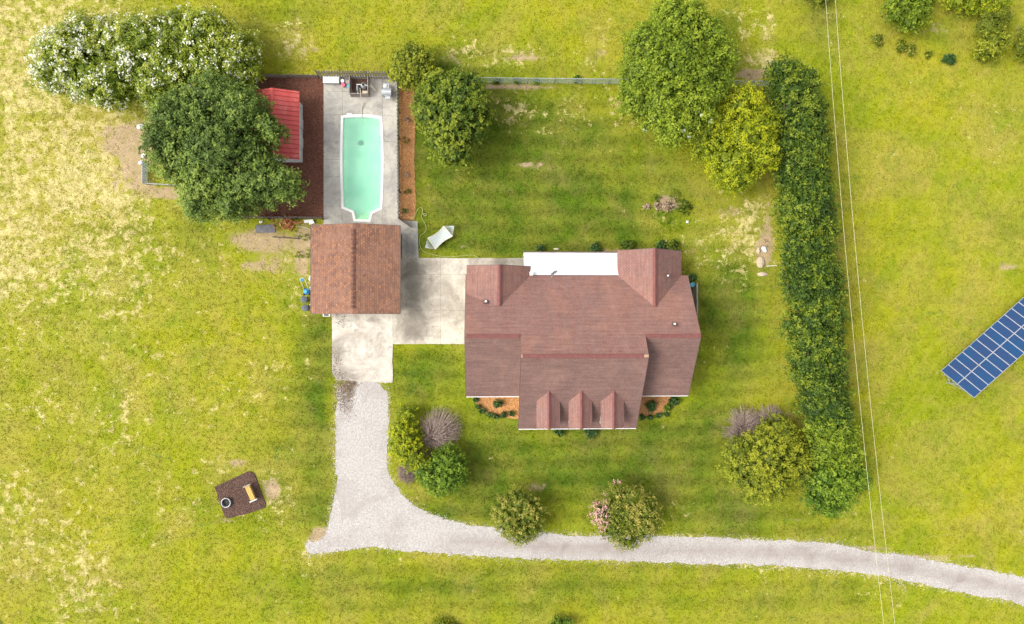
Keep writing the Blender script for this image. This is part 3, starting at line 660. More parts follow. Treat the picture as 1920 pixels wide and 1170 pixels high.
# stones that strayed over the driveway and its edges
gs = leafmat('stone_bits', (0.30, 0.27, 0.25), (0.48, 0.45, 0.43), (0.70, 0.67, 0.65), 0)
xg = []; 
gw = [Vector(p[:2]) for p in gravel_poly]
for i in range(len(gw)):
    a = gw[i]; b_ = gw[(i + 1) % len(gw)]; L = (b_ - a).length
    for _ in range(int(L * 26)):
        q = a.lerp(b_, random.random()); n_ = Vector((-(b_ - a).y, (b_ - a).x)) / max(L, .01); q = q + n_ * random.gauss(0, 0.22); xg.append((q.x, q.y))
xg = np.array(xg); n = len(xg)
o = leaves_mesh('loose_stones', np.stack([xg[:, 0], xg[:, 1], rng.uniform(0.02, 0.05, n)], 1), rng.normal(0, .3, (n, 3)) + np.array([0, 0, 1.]), rng.uniform(0.05, 0.13, n), rng.uniform(0.04, 0.1, n), rng.random(n), gs, None, origin=(0, 0, 0))
tag(o, 'loose pale stones scattered along the drive edges', 'gravel', kind='stuff')

# ---------------------------------------------------------------- concrete slabs with joints
def slabs(name, label, poly, xcuts, ycuts, z, mat, underlay=True, hole=None):
    """one mesh of slabs split by 2.5 cm joints"""
    bm = bmesh.new(); vs = [bm.verts.new((p[0], p[1], 0)) for p in poly]; f = bm.faces.new(vs)
    if f.normal.z < 0: f.normal_flip()
    if hole is not None:
        bmesh.ops.delete(bm, geom=[f], context='FACES_ONLY')
        hv = [bm.verts.new((p[0], p[1], 0)) for p in hole]
        ed = bm.edges[:] + [bm.edges.new((hv[i], hv[(i + 1) % len(hv)])) for i in range(len(hv))]
        bmesh.ops.triangle_fill(bm, use_beauty=True, use_dissolve=False, edges=ed)
    geo = lambda: bm.verts[:] + bm.edges[:] + bm.faces[:]
    g_ = 0.008
    for x in xcuts:
        bmesh.ops.bisect_plane(bm, geom=geo(), plane_co=(x - g_, 0, 0), plane_no=(1, 0, 0)); bmesh.ops.bisect_plane(bm, geom=geo(), plane_co=(x + g_, 0, 0), plane_no=(1, 0, 0))
    for y in ycuts:
        bmesh.ops.bisect_plane(bm, geom=geo(), plane_co=(0, y - g_, 0), plane_no=(0, 1, 0)); bmesh.ops.bisect_plane(bm, geom=geo(), plane_co=(0, y + g_, 0), plane_no=(0, 1, 0))
    kill = []
    for f in bm.faces:
        c = f.calc_center_median()
        if any(abs(c.x - x) < g_ for x in xcuts) or any(abs(c.y - y) < g_ for y in ycuts): kill.append(f)
    bmesh.ops.delete(bm, geom=kill, context='FACES')
    # carry detail for stains and painted shade
    xa = [v.co.x for v in bm.verts]; ya = [v.co.y for v in bm.verts]; q = min(xa) + 0.71
    while q < max(xa): bmesh.ops.bisect_plane(bm, geom=geo(), plane_co=(q, 0, 0), plane_no=(1, 0, 0)); q += 0.71
    q = min(ya) + 0.71
    while q < max(ya): bmesh.ops.bisect_plane(bm, geom=geo(), plane_co=(0, q, 0), plane_no=(0, 1, 0)); q += 0.71
    bmesh.ops.recalc_face_normals(bm, faces=bm.faces[:])
    r = bmesh.ops.extrude_face_region(bm, geom=bm.faces[:]); 
    for e in r['geom']:
        if isinstance(e, bmesh.types.BMVert): e.co.z += z
    me = bpy.data.meshes.new(name); bm.normal_update(); bmesh.ops.recalc_face_normals(bm, faces=bm.faces[:]); bm.to_mesh(me); bm.free(); me.materials.append(mat)
    o = bpy.data.objects.new(name, me); COL.objects.link(o); tag(o, label, kind='structure')
    o.location.z = 0.008
    return o

POOL = [(644, 221.3), (660, 219.9), (677, 219.4), (695, 220.2), (712.6, 222.3), (714.6, 260), (715.2, 300), (714.8, 340), (713.5, 372.5), (712.6, 389.5), (694.5, 398.4), (691.4, 412), (667, 411), (663.9, 396), (645, 388), (643, 340), (642.4, 300), (642.9, 260)]
def inset(poly, d):
    n = len(poly); out = []
    ar = sum(poly[i][0] * poly[(i + 1) % n][1] - poly[(i + 1) % n][0] * poly[i][1] for i in range(n)); sg = 1 if ar > 0 else -1
    for i in range(n):
        a = Vector(poly[i - 1][:2]); b_ = Vector(poly[i][:2]); c = Vector(poly[(i + 1) % n][:2])
        n1 = Vector((-(b_ - a).y, (b_ - a).x)).normalized(); n2 = Vector((-(c - b_).y, (c - b_).x)).normalized(); m_ = (n1 + n2).normalized(); k = d / max(0.4, m_.dot(n1))
        q = b_ + m_ * k * sg; out.append((q.x, q.y))
    return out
pool_in = [(p.x, p.y) for p in PL(POOL, -0.02)]
pool_out = inset(pool_in, -0.24); pool_hole = inset(pool_in, -0.18)
wx = lambda px: P(px, 585).x
wy = lambda py: P(960, py).y
deck = slabs('pool_deck', 'weathered grey concrete around the pool', deck_poly, [wx(641.5), wx(716.5)], [wy(y) for y in (176, 219.5, 268, 302, 334, 390, 440)], 0.06, M_DECK, hole=pool_hole)
patio = slabs('patio', 'stained concrete slab between garage and house', rough_edge([tuple(p[:2]) for p in patio_poly], 0.035, 0.3, 21), [wx(826)], [wy(515), wy(582)], 0.062, M_PATIO)
pad = slabs('parking_pad', 'bright concrete parking slab below the garage', rough_edge([tuple(p[:2]) for p in pad_poly], 0.06, 0.25, 22), [], [wy(650)], 0.064, M_PAD)
def gsum(pts):
    W = [(P(x, y), a * a, b_ * b_, k) for x, y, a, b_, k in pts]
    return lambda x, y: min(0.9, sum(k * math.exp(-((x - c.x) ** 2 / a + (y - c.y) ** 2 / b_)) for c, a, b_, k in W))
set_attr(deck, 'stain_shade', gsum([(620, 190, .8, 2.0, .35), (725, 200, .8, 1, .3), (715, 160, 1.2, 1.2, .5), (680, 205, 1.2, .5, .3), (730, 165, .6, .8, .4), (768, 465, .9, 1.3, .85), (735, 230, .5, .6, .35), (625, 300, .8, 2.5, .2), (622, 400, .8, 1., .25)]))  # blob beside the garage corner paints its shade, the rest are stains
set_attr(patio, 'stain_shade', gsum([(775, 520, 1.0, 2.2, .6), (790, 600, 1.5, 1.2, .55), (880, 620, 1.0, 1., .35), (770, 620, 1.6, 1.2, .7), (800, 500, 2, .9, .5), (780, 545, 1.8, 2.4, .5), (830, 625, 1.4, .8, .4), (855, 560, .7, .7, .3), (950, 492, 3, .6, .45), (940, 490, .5, .6, .9)]))  # blobs along the garage paint its cast shade, the others are stains
set_attr(pad, 'stain_shade', gsum([(648, 704, 1.3, .8, .95), (690, 590, 2.0, .5, .4), (655, 640, .9, .6, .35), (700, 690, .9, .4, .35), (634, 660, .5, 1.2, .45), (640, 610, .4, .8, .3), (706, 600, 1.4, .5, .35), (628, 700, .3, .8, .8), (628, 650, .35, 2.2, .55), (715, 640, .5, .5, .4), (705, 685, .6, .25, .45), (655, 600, .8, .5, .4)]))
j = MB(); j.prism([(p[0], p[1]) for p in inset([tuple(p[:2]) for p in patio_poly], 0.03)], 0.004, 0.03); tag(j.build('patio_joint_bed', M_JOINT, origin=(0, 0, 0)), 'dark joints under the patio slabs', kind='structure')

# ---------------------------------------------------------------- swimming pool
pt = thing('swimming_pool', (pc.x, pc.y, 0), 'long in-ground pool of milky turquoise water with white rim', 'swimming pool')
def ring(mb, a, b_, z0, z1):
    n = len(a); vs = [(p[0], p[1], z1) for p in a] + [(p[0], p[1], z1) for p in b_] + [(p[0], p[1], z0) for p in a] + [(p[0], p[1], z0) for p in b_]; fs = []
    for i in range(n):
        k = (i + 1) % n; fs += [(i, k, n + k, n + i), (i, 2 * n + i, 2 * n + k, k), (n + i, n + k, 3 * n + k, 3 * n + i), (2 * n + i, 3 * n + i, 3 * n + k, 2 * n + k)]
    mb.add(vs, fs)
m = MB(); ring(m, pool_in, pool_out, 0.0, 0.115); m.build('coping', M_WHITE, pt)
m = MB(); n = len(pool_in); yt = wy(221); yb = wy(412)
dep = lambda y: -1.05 - 1.1 * min(1, max(0, (y - wy(360)) / (yt - wy(360))) * 1.4)
fl = inset(pool_in, 0.25)
vs = [(x, y, 0.05) for x, y in pool_in] + [(x, y, dep(y)) for x, y in fl]
tris = [tuple(n + q for q in f) for f in ((0, 1, 2, 3, 4), (0, 4, 5, 17), (17, 5, 6, 16), (16, 6, 7, 15), (15, 7, 8), (15, 8, 9, 14), (14, 9, 10, 13), (13, 10, 11, 12))]
m.add(vs, [(i, (i + 1) % n, n + (i + 1) % n, n + i) for i in range(n)] + tris); m.build('basin', M_POOLW, pt)
m = MB(); m.sheet(inset(pool_in, 0.0), -0.08); m.build('water', M_WATER, pt)
for k in range(3):
    a = P(667.5, 411.5 - 4.4 * k - 4.4); b_ = P(691, 411.5 - 4.4 * k)
    m = MB(); m.box(((a.x + b_.x) / 2, (a.y + b_.y) / 2, -0.60 - 0.14 * k), (abs(b_.x - a.x), abs(a.y - b_.y), 0.86 - 0.28 * k)); m.build('step', M_STEP, pt)
dr = P(677, 268, -2.1); m = MB(); m.lathe((dr.x, dr.y, dep(dr.y) + 0.05), [(0.30, 0), (0.28, 0.03), (0.15, 0.05)], 14); m.build('drain', mnoise('algae_green_drain', (0.10, 0.26, 0.19), (0.05, 0.15, 0.11), 5), pt)
m = MB(); c = P(655, 216.5, 0.1); m.box((c.x, c.y, 0.125), (0.55, 0.42, 0.05)); m.build('skimmer_lid', M_WHITE, pt)
lt = P(716, 261); lad = thing('pool_ladder', (lt.x, lt.y, 0.07), 'small chrome grab rails on the right rim of the pool', 'pool ladder')
for s in (-0.25, 0.25):
    m = MB(); m.tube([(lt.x + 0.45, lt.y + s, 0.07), (lt.x + 0.45, lt.y + s, 0.6), (lt.x + 0.25, lt.y + s, 0.82), (lt.x - 0.1, lt.y + s, 0.78), (lt.x - 0.3, lt.y + s, 0.4), (lt.x - 0.3, lt.y + s, -0.7)], 0.028, 8); m.build('rail', M_CHROME, lad)
for k in range(2):
    m = MB(); m.box((lt.x - 0.3, lt.y, -0.25 - 0.28 * k), (0.1, 0.5, 0.03)); m.build('tread', M_WHITE, lad)

# ---------------------------------------------------------------- roofs with UVs
def roof_part(name, polys, mat, parent, t=0.12, label=None):
    """polys: 3-D planar outlines, counter-clockwise from above; u runs level, v up the slope"""
    me_v = []; me_f = []; uvs = []
    for poly in polys:
        pv = [Vector(p) for p in poly]; n_ = Vector((0, 0, 0))
        for i in range(len(pv)):
            a = pv[i]; b_ = pv[(i + 1) % len(pv)]; n_ += a.cross(b_)
        n_.normalize()
        if n_.z < 0: pv = pv[::-1]; n_ = -n_
        lev = Vector((0, 0, 1)).cross(n_); lev = lev.normalized() if lev.length > 1e-4 else Vector((1, 0, 0)); up = n_.cross(lev)
        b0 = len(me_v); k = len(pv); me_v += [v for v in pv] + [v - Vector((0, 0, t)) for v in pv]
        fs = [tuple(range(k)), tuple(range(2 * k - 1, k - 1, -1))] + [(i, k + i, k + (i + 1) % k, (i + 1) % k) for i in range(k)]
        for f in fs:
            me_f.append(tuple(b0 + i for i in f)); uvs += [(me_v[b0 + i].dot(lev), me_v[b0 + i].dot(up)) for i in f]
    off = wloc(parent); me = bpy.data.meshes.new(name); me.from_pydata([tuple(v - off) for v in me_v], [], me_f)
    ul = me.uv_layers.new(name='UVMap'); ul.data.foreach_set('uv', [c for q in uvs for c in q]); me.materials.append(mat); me.update()
    o = bpy.data.objects.new(name, me); COL.objects.link(o); o.parent = parent
    if label: o['label'] = label
    return o

def ridge_cap(a, b_, mat, parent, wd=0.19, sl=0.55, up=0.08, seg=0.0, name='ridge_cap'):
    """folded strip lying over a ridge from a to b"""
    a = Vector(a); b_ = Vector(b_); d = (b_ - a).normalized(); s = Vector((-d.y, d.x, 0)).normalized() * wd; m = MB(); L = (b_ - a).length
    def piece(p, q, h):
        P0 = Vector((0, 0, h)); dz = Vector((0, 0, -wd * sl)); u = Vector((0, 0, -0.06))
        vs = [p - s + P0 + dz, p + P0, p + s + P0 + dz, q - s + P0 + dz, q + P0, q + s + P0 + dz]; vs += [v + u for v in vs]
        m.add(vs, [(0, 1, 4, 3), (1, 2, 5, 4), (6, 9, 10, 7), (7, 10, 11, 8), (0, 3, 9, 6), (2, 8, 11, 5), (0, 6, 7, 1), (1, 7, 8, 2), (3, 4, 10, 9), (4, 5, 11, 10)])
    if seg:
        n = int(L / seg)
        for i in range(n): piece(a + d * (L * i / n), a + d * (L * (i + 0.72) / n), up)
    else: piece(a, b_, up)
    return m.build(name, mat, parent)

# ---------------------------------------------------------------- the house
EZ = 2.8
XL, XR = -2.0, 20.15; CXL, CXR = 3.18, 14.9
YB = 4.35; SR = 0.7; Y1 = -1.6; Z1 = EZ + SR * (YB - Y1); Y2 = -3.4; Z2 = EZ + SR * (YB - Y2); YW = -7.66; YC = -10.88
hs_ = thing('house', ((XL + XR) / 2, (YB + YC) / 2, 0), 'large one and a half storey house with rose brown shingle roofs and three dormers', 'house')
zr = lambda y: EZ + SR * (YB - y)
roof_part('rear_roof', [[(XL, YB, EZ), (XR, YB, EZ), (XR, Y1, Z1), (CXR, Y1, Z1), (CXR, Y2, Z2), (CXL, Y2, Z2), (CXL, Y1, Z1), (XL, Y1, Z1)][::-1]], M_ROOF, hs_, label='broad rose brown rear roof slope')
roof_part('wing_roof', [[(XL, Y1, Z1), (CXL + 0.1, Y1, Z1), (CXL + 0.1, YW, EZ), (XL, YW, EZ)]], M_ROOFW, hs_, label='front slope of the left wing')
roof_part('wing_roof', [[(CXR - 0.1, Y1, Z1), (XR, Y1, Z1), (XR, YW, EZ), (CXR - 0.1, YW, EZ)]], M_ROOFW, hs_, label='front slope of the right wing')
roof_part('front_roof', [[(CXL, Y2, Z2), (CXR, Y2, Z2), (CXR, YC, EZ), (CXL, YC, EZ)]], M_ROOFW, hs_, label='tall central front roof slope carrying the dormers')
GAB = [(-1.92, 1.25, 4.40, 5.18), (13.06, 16.28, 19.50, 6.80)]
for gi, (x0, xm, x1, yf) in enumerate(GAB):
    zrg = EZ + SR * (x1 - xm); yv = YB - (zrg - EZ) / SR
    zl = EZ
    zL = 4.15 if gi == 0 else EZ; yL = YB - (zL - EZ) / SR
    roof_part('gable_roof', [[(x0, yf, zL), (xm, yf, zrg), (xm, yv, zrg), (x0, yL, zL)], [(x1, yf, zl), (xm, yf, zrg), (xm, yv, zrg), (x1, YB, zl)]], M_ROOF, hs_, label=['short rear left gable roof', 'longer rear right gable roof'][gi])
    ridge_cap((xm, yf, zrg), (xm, yv + 0.05, zrg), M_CAP, hs_)
    m = MB(); yb = yf - 0.35
    m.add([(x0 + .3, yb, 0), (x1 - .3, yb, 0), (x1 - .3, yb, EZ), (xm, yb, zrg - 0.2), (x0 + .3, yb, zL), (x0 + .3, yL - .1, 0), (x1 - .3, yL - .1, 0), (x1 - .3, yL - .1, EZ), (xm, yL - .1, zrg - 0.2), (x0 + .3, yL - .1, zL)],
          [(1, 0, 4, 3, 2), (5, 6, 7, 8, 9), (0, 5, 9, 4), (1, 2, 7, 6)]); m.build('gable_wall', M_BRICK, hs_)
    for dx in (-0.9, 0.9):
        m = MB(); m.box((xm + dx, yb + 0.03, 1.5), (1.0, 0.06, 1.4)); wf = m.build('window', M_WHITE, hs_)
        m = MB(); m.box((xm + dx, yb + 0.06, 1.5), (0.84, 0.05, 1.24)); m.build('pane', M_GLASS, wf)
    for (xa, xb, za_) in ((x0, xm, zL), (x1, xm, zl)):
        m = MB(); m.bar((xa, yf + 0.02, za_ - 0.06), (xb, yf + 0.02, zrg - 0.06), 0.05, 0.13); m.build('rake_board', M_DARKTRIM, hs_)
# main walls
m = MB()
def xprism(prof, x0, x1):
    n = len(prof); m.add([(x0, y, z) for y, z in prof] + [(x1, y, z) for y, z in prof], [tuple(range(n)), tuple(range(2 * n - 1, n - 1, -1))] + [(i, n + i, n + (i + 1) % n, (i + 1) % n) for i in range(n)])
xprism([(-7.3, 0), (4.0, 0), (4.0, EZ - 0.05), (Y1, Z1 - 0.35), (-7.3, EZ - 0.05)], XL + 0.25, XR - 0.25)
xprism([(-10.5, 0), (-1.5, 0), (-1.5, zr(-1.5) - 0.4), (Y2, Z2 - 0.35), (-10.5, EZ - 0.05)], CXL + 0.22, CXR - 0.22)
m.build('wall', M_SIDING, hs_)
ridge_cap((XL + 0.15, Y1, Z1), (CXL - 0.1, Y1, Z1), M_CAP, hs_, 0.2)
ridge_cap((CXR + 0.02, Y1, Z1), (XR, Y1, Z1), M_CAP, hs_, 0.2)
ridge_cap((CXL + 0.15, Y2, Z2), (CXR - 0.5, Y2, Z2), M_CAP, hs_, 0.2)
for x_, w_x in ((CXR - 0.24, 0.44), (CXL + 0.06, 0.12)): m = MB(); m.box((x_, Y2, Z2 + 0.03), (w_x, 0.26, 0.05)); m.build('ridge_end', M_TANCAP, hs_)
# fascia and gutters
for (x0, x1, y, nm, mt) in ((XL, CXL + 0.05, YW, 'gutter', M_WHITE), (CXR - 0.05, XR, YW, 'gutter', M_WHITE), (CXL, CXR, YC, 'gutter', M_WHITE)):
    m = MB(); m.box(((x0 + x1) / 2, y - 0.04, EZ - 0.065), (x1 - x0, 0.065, 0.12)); m.build(nm, mt, hs_)
for (x, ya, za, yb, zb) in ((XL - 0.03, YW, EZ, Y1, Z1), (XL - 0.03, Y1, Z1, YB, EZ), (XR + 0.03, YW, EZ, Y1, Z1), (XR + 0.03, Y1, Z1, YB, EZ), (CXL - 0.03, YC, EZ, Y2, Z2), (CXR + 0.03, YC, EZ, Y2, Z2)):
    m = MB(); m.bar((x, ya, za - 0.09), (x, yb, zb - 0.09), 0.04, 0.13); m.build('rake_trim', M_DARKTRIM, hs_)
# front door and windows
for (x, y) in ((-0.9 + 1.5, -7.3), (17.5, -7.3), (5.3, -10.5), (7.0, -10.5), (11.1, -10.5), (12.8, -10.5)):
    m = MB(); m.box((x, y - 0.03, 1.45), (1.15, 0.06, 1.5)); wf = m.build('window', M_WHITE, hs_)
    m = MB(); m.box((x, y - 0.06, 1.45), (0.98, 0.05, 1.32)); m.build('pane', M_GLASS, wf)
m = MB(); m.box((9.04, -10.53, 1.05), (1.05, 0.06, 2.1)); dd = m.build('front_door', M_CAP, hs_)
m = MB(); m.ico((9.42, -10.6, 1.0), 0.05, sub=1); m.build('handle', M_CHROME, dd)
# dormers
SF = (Z2 - EZ) / (Y2 - YC); zf = lambda y: EZ + SF * (y - YC)
for dx in (5.94, 9.04, 12.14):
    hw = 1.13; zd = 5.70; ze = zd - 0.74; yfr = -10.45; yr = YC + (zd - EZ) / SF; ye = YC + (ze - EZ) / SF
    m = MB(); yw = yfr + 0.2; x0, x1 = dx - hw + 0.15, dx + hw - 0.15; zt = ze - 0.02
    m.add([(x0, yw, zf(yw) - 0.1), (x1, yw, zf(yw) - 0.1), (x1, yw, zt), (dx, yw, zd - 0.15), (x0, yw, zt), (x0, ye, zt), (x1, ye, zt)], [(0, 1, 2, 3, 4), (0, 4, 5), (1, 6, 2)]); dw = m.build('dormer', M_SIDING, hs_)
    roof_part('dormer_roof', [[(dx - hw, yfr, ze), (dx, yfr, zd), (dx, yr, zd), (dx - hw, ye, ze)], [(dx + hw, yfr, ze), (dx, yfr, zd), (dx, yr, zd), (dx + hw, ye, ze)]], M_ROOF, dw, 0.09)
    ridge_cap((dx, yfr - 0.02, zd), (dx, yr + 0.12, zd), M_CAP, dw, 0.16, 0.65)
    m = MB(); m.box((dx, yw - 0.03, 4.2), (1.0, 0.06, 1.25)); m.build('dormer_window', M_WHITE, dw)
    m = MB(); m.box((dx, yw - 0.06, 4.2), (0.84, 0.05, 1.1)); m.build('pane', M_GLASS, dw)
# rear porch with a white metal roof
xa, xb = P(982, 472, 2.6).x, P(1158.5, 472, 2.6).x; ya = P(982, 473.5, 2.6).y
roof_part('porch_roof', [[(xa, ya, 2.58), (xb, ya, 2.58), (xb, YB + 0.02, 2.86), (xa, YB + 0.02, 2.86)]], M_WMETAL, hs_, 0.05, 'flat white metal porch roof')
nseam = 8
for k in range(nseam):
    x = xa + (xb - xa) * (k + 0.5) / nseam; m = MB(); m.bar((x, ya, 2.59), (x, YB, 2.87), 0.025, 0.03); m.build('roof_seam', M_SEAM, hs_)
m = MB(); m.box(((xa + xb) / 2, ya + 0.06, 2.56), (xb - xa + 0.1, 0.12, 0.12)); m.build('porch_gutter', M_DARKTRIM, hs_)
for k in range(5):
    x = xa + 0.1 + (xb - xa - 0.2) * k / 4; m = MB(); m.box((x, ya - 0.15, 1.27), (0.14, 0.14, 2.5)); m.build('porch_post', M_WHITE, hs_)
# roof vents
for (px, py, z, r, h_, nm) in ((911, 564.8, 4.9, 0.08, 0.3, 'roof_vent'), (1251.7, 517, 4.55, 0.065, 0.4, 'vent_pipe'), (1264.3, 607, 6.5, 0.075, 0.4, 'vent_pipe')):
    c = P(px, py, z); m = MB(); m.lathe((c.x, c.y, z - 0.5), [(r, 0), (r, 0.5 + h_ * 0.6), (r * 1.3, 0.5 + h_ * 0.6), (r * 1.3, 0.5 + h_ * 0.7), (r * 0.4, 0.5 + h_ * 0.8)], 10); vp = m.build(nm, M_WHITE, hs_)
    m = MB(); m.box((c.x, c.y - 0.05, z - 0.02), (0.42, 0.42, 0.05), R=Matrix.Rotation(-0.61, 3, 'X')); m.build('flashing', M_DARKTRIM, vp)
# satellite dish at the edge of the rear slope
c = P(1033.3, 522.6, 3.15); dz = thing('satellite_dish', (c.x, c.y, 3.05), 'small pale satellite dish standing at the rear roof edge', 'satellite dish')
m = MB(); m.tube([(c.x, c.y, 3.0), (c.x, c.y + 0.1, 3.5), (c.x + 0.1, c.y + 0.45, 3.75)], 0.03, 7); m.build('mast', M_STEEL, dz)
m = MB(); R_ = Matrix.Rotation(math.radians(30), 3, 'Z') @ Matrix.Rotation(math.radians(65), 3, 'X')
vs = []; fs = []
for i, (r, z) in enumerate(((0.0, 0), (0.15, 0.01), (0.3, 0.05), (0.38, 0.09), (0.38, 0.075), (0.0, -0.02))):
    for k in range(16): a = k * math.pi / 8; v = R_ @ Vector((r * math.cos(a), r * 0.85 * math.sin(a), z)); vs.append((c.x + 0.22 + v.x, c.y + 0.62 + v.y, 3.8 + v.z))
for i in range(5):
    for k in range(16): fs.append((i * 16 + k, i * 16 + (k + 1) % 16, (i + 1) * 16 + (k + 1) % 16, (i + 1) * 16 + k))
m.add(vs, fs); m.build('reflector', M_DISH, dz)
m = MB(); m.tube([(c.x + 0.1, c.y + 0.45, 3.7), (c.x - 0.15, c.y + 0.6, 3.75), (c.x - 0.2, c.y + 0.9, 3.9)], 0.02, 6); m.box((c.x - 0.2, c.y + 0.92, 3.92), (0.12, 0.1, 0.1)); m.build('feed_arm', M_STEEL, dz)
c = P(996.4, 512.7, 3.4); m = MB(); m.box((c.x, c.y, 3.3), (0.32, 0.36, 0.22)); m.box((c.x + 0.05, c.y - 0.1, 3.43), (0.2, 0.14, 0.06)); m.build('junction_box', M_WHITE, hs_)
m = MB(); cab = [P(x, y, 2.82) for x, y in ((996, 496), (1005, 496), (1018, 498), (1026, 504), (1030, 514))]; m.tube(cab, 0.014, 5); tag(m.build('roof_cable', M_GREYM), 'thin grey cable curling over the white porch roof', 'cable')
# side landing with board screen
sx = 21.55; lan = thing('side_landing', (20.7, 1.8, 0), 'narrow wooden landing with board screen on the right side of the house', 'deck')
m = MB()
for k in range(12): m.box((20.6, 0.1 + 0.30 * k, 0.5), (1.6, 0.27, 0.04))
m.build('deck_boards', M_WOODD, lan)
m = MB()
for k in range(28): m.box((sx, -0.05 + 0.13 * k, 0.95), (0.025, 0.11, 1.15))
m.box((sx - 0.04, 1.75, 1.5), (0.14, 3.7, 0.04)); m.build('board_screen', M_WOOD, lan)
for (x, y) in ((sx - 0.06, 0), (sx - 0.06, 1.8), (sx - 0.06, 3.55), (20.0, 3.55)):
    m = MB(); m.box((x, y, 0.8), (0.1, 0.1, 1.6)); m.build('post', M_WOOD, lan)
c = P(1298, 534, 1.0); m = MB(); m.lathe((c.x, c.y, 0.52), [(0.18, 0), (0.24, 0.3), (0.25, 0.55), (0.22, 0.58)], 14); tag(m.build('plastic_tub', M_BLUEP), 'pale blue tub on the side landing by the right eave', 'tub')

# ---------------------------------------------------------------- garage
GX0, GX1, GY0, GY1 = P(583, 500, 2.6).x, P(750, 500, 2.6).x, P(660, 588, 2.6).y, P(660, 422.5, 2.6).y
gx = (GX0 + GX1) / 2; GE = 2.6; GZ = 3.95
ga = thing('garage', (gx, (GY0 + GY1) / 2, 0), 'detached square garage with low rust brown shingle gable roof', 'garage')
roof_part('roof', [[(GX0, GY0, GE), (gx, GY0, GZ), (gx, GY1, GZ), (GX0, GY1, GE)]], M_ROOFG, ga, label='left roof slope')
roof_part('roof', [[(gx, GY0, GZ), (GX1, GY0, GE), (GX1, GY1, GE), (gx, GY1, GZ)]], M_ROOFG, ga, label='right roof slope')
ridge_cap((gx, GY0 + 0.5, GZ), (gx, GY1 - 0.4, GZ), M_CAPG, ga, 0.17, 0.3, 0.10, 0.42)
m = MB(); a, b_, c_, d_ = GX0 + 0.35, GX1 - 0.35, GY0 + 0.35, GY1 - 0.35
m.add([(a, c_, 0), (b_, c_, 0), (b_, c_, GE), (gx, c_, GZ - 0.15), (a, c_, GE), (a, d_, 0), (b_, d_, 0), (b_, d_, GE), (gx, d_, GZ - 0.15), (a, d_, GE)], [(0, 1, 2, 3, 4), (6, 5, 9, 8, 7), (0, 4, 9, 5), (1, 6, 7, 2)]); m.build('wall', M_SIDING, ga)
m = MB(); m.box((gx + 1.2, c_ - 0.02, 1.15), (4.6, 0.06, 2.3))
for k in range(4): m.box((gx + 1.2, c_ - 0.06, 0.3 + 0.56 * k), (4.5, 0.04, 0.5))
m.build('garage_door', M_WHITE, ga)
for (x0_, z0_, x1_, z1_) in ((GX0, GE, gx, GZ), (gx, GZ, GX1, GE)):
    for y in (GY0 - 0.02, GY1 + 0.02): m = MB(); m.bar((x0_, y, z0_ - 0.07), (x1_, y, z1_ - 0.07), 0.04, 0.13); m.build('rake_board', M_DARKTRIM, ga)
m = MB(); m.box((GX1 + 0.03, (GY0 + GY1) / 2, GE - 0.06), (0.06, GY1 - GY0, 0.12)); m.build('fascia', M_DARKTRIM, ga)
m = MB(); m.box((GX0 - 0.03, (GY0 + GY1) / 2, GE - 0.06), (0.06, GY1 - GY0, 0.12)); m.build('fascia', M_DARKTRIM, ga)

# ---------------------------------------------------------------- red shed
SX1 = P(561, 235, 2.35).x; SXM = P(510, 170, 3.3).x; SX0 = 2 * SXM - SX1; SY1 = P(540, 171, 2.35).y; SY0 = P(540, 299, 2.35).y
sh = thing('garden_shed', (SXM, (SY0 + SY1) / 2, 0), 'white walled shed under a faded red ribbed metal roof', 'shed')
m = MB(); m.slab([(SX0, SY0, 2.35), (SXM, SY0, 3.3), (SXM, SY1, 3.3), (SX0, SY1, 2.35)], 0.04); m.build('roof', M_RED, sh)
m = MB(); m.slab([(SXM, SY0, 3.3), (SX1, SY0, 2.35), (SX1, SY1, 2.35), (SXM, SY1, 3.3)], 0.04); m.build('roof', M_RED, sh)
m = MB(); y = SY0 + 0.11
while y < SY1:
    m.bar((SXM, y, 3.31), (SX1 - 0.01, y, 2.36), 0.05, 0.035); m.bar((SXM, y, 3.31), (SX0 + 0.01, y, 2.36), 0.05, 0.035); y += 0.46
m.build('roof_rib', M_REDD, sh); ridge_cap((SXM, SY0, 3.3), (SXM, SY1, 3.3), M_RED, sh, 0.16, 0.4, 0.05)
M_WSH = mnoise('shed_white_boards', (0.62, 0.62, 0.60), (0.48, 0.48, 0.46), 2.0)
m = MB(); a, b_, c_, d_ = SX0 + 0.25, SX1 - 0.26, SY0 + 0.24, SY1 - 0.7
m.add([(a, c_, 0), (b_, c_, 0), (b_, c_, 2.33), (SXM, c_, 3.2), (a, c_, 2.33), (a, d_, 0), (b_, d_, 0), (b_, d_, 2.33), (SXM, d_, 3.2), (a, d_, 2.33)], [(0, 1, 2, 3, 4), (6, 5, 9, 8, 7), (0, 4, 9, 5), (1, 6, 7, 2)]); m.build('wall', M_WSH, sh)
for yy in (0.33, 0.66):
    y = c_ + (d_ - c_) * yy; m = MB(); m.box((b_ + 0.03, y, 1.1), (0.05, 1.0, 2.1)); dr_ = m.build('door', M_WSH, sh)
    m = MB(); m.box((b_ + 0.07, y - 0.5, 1.9), (0.05, 0.06, 0.25)); m.build('hinge', M_BLACK, dr_)

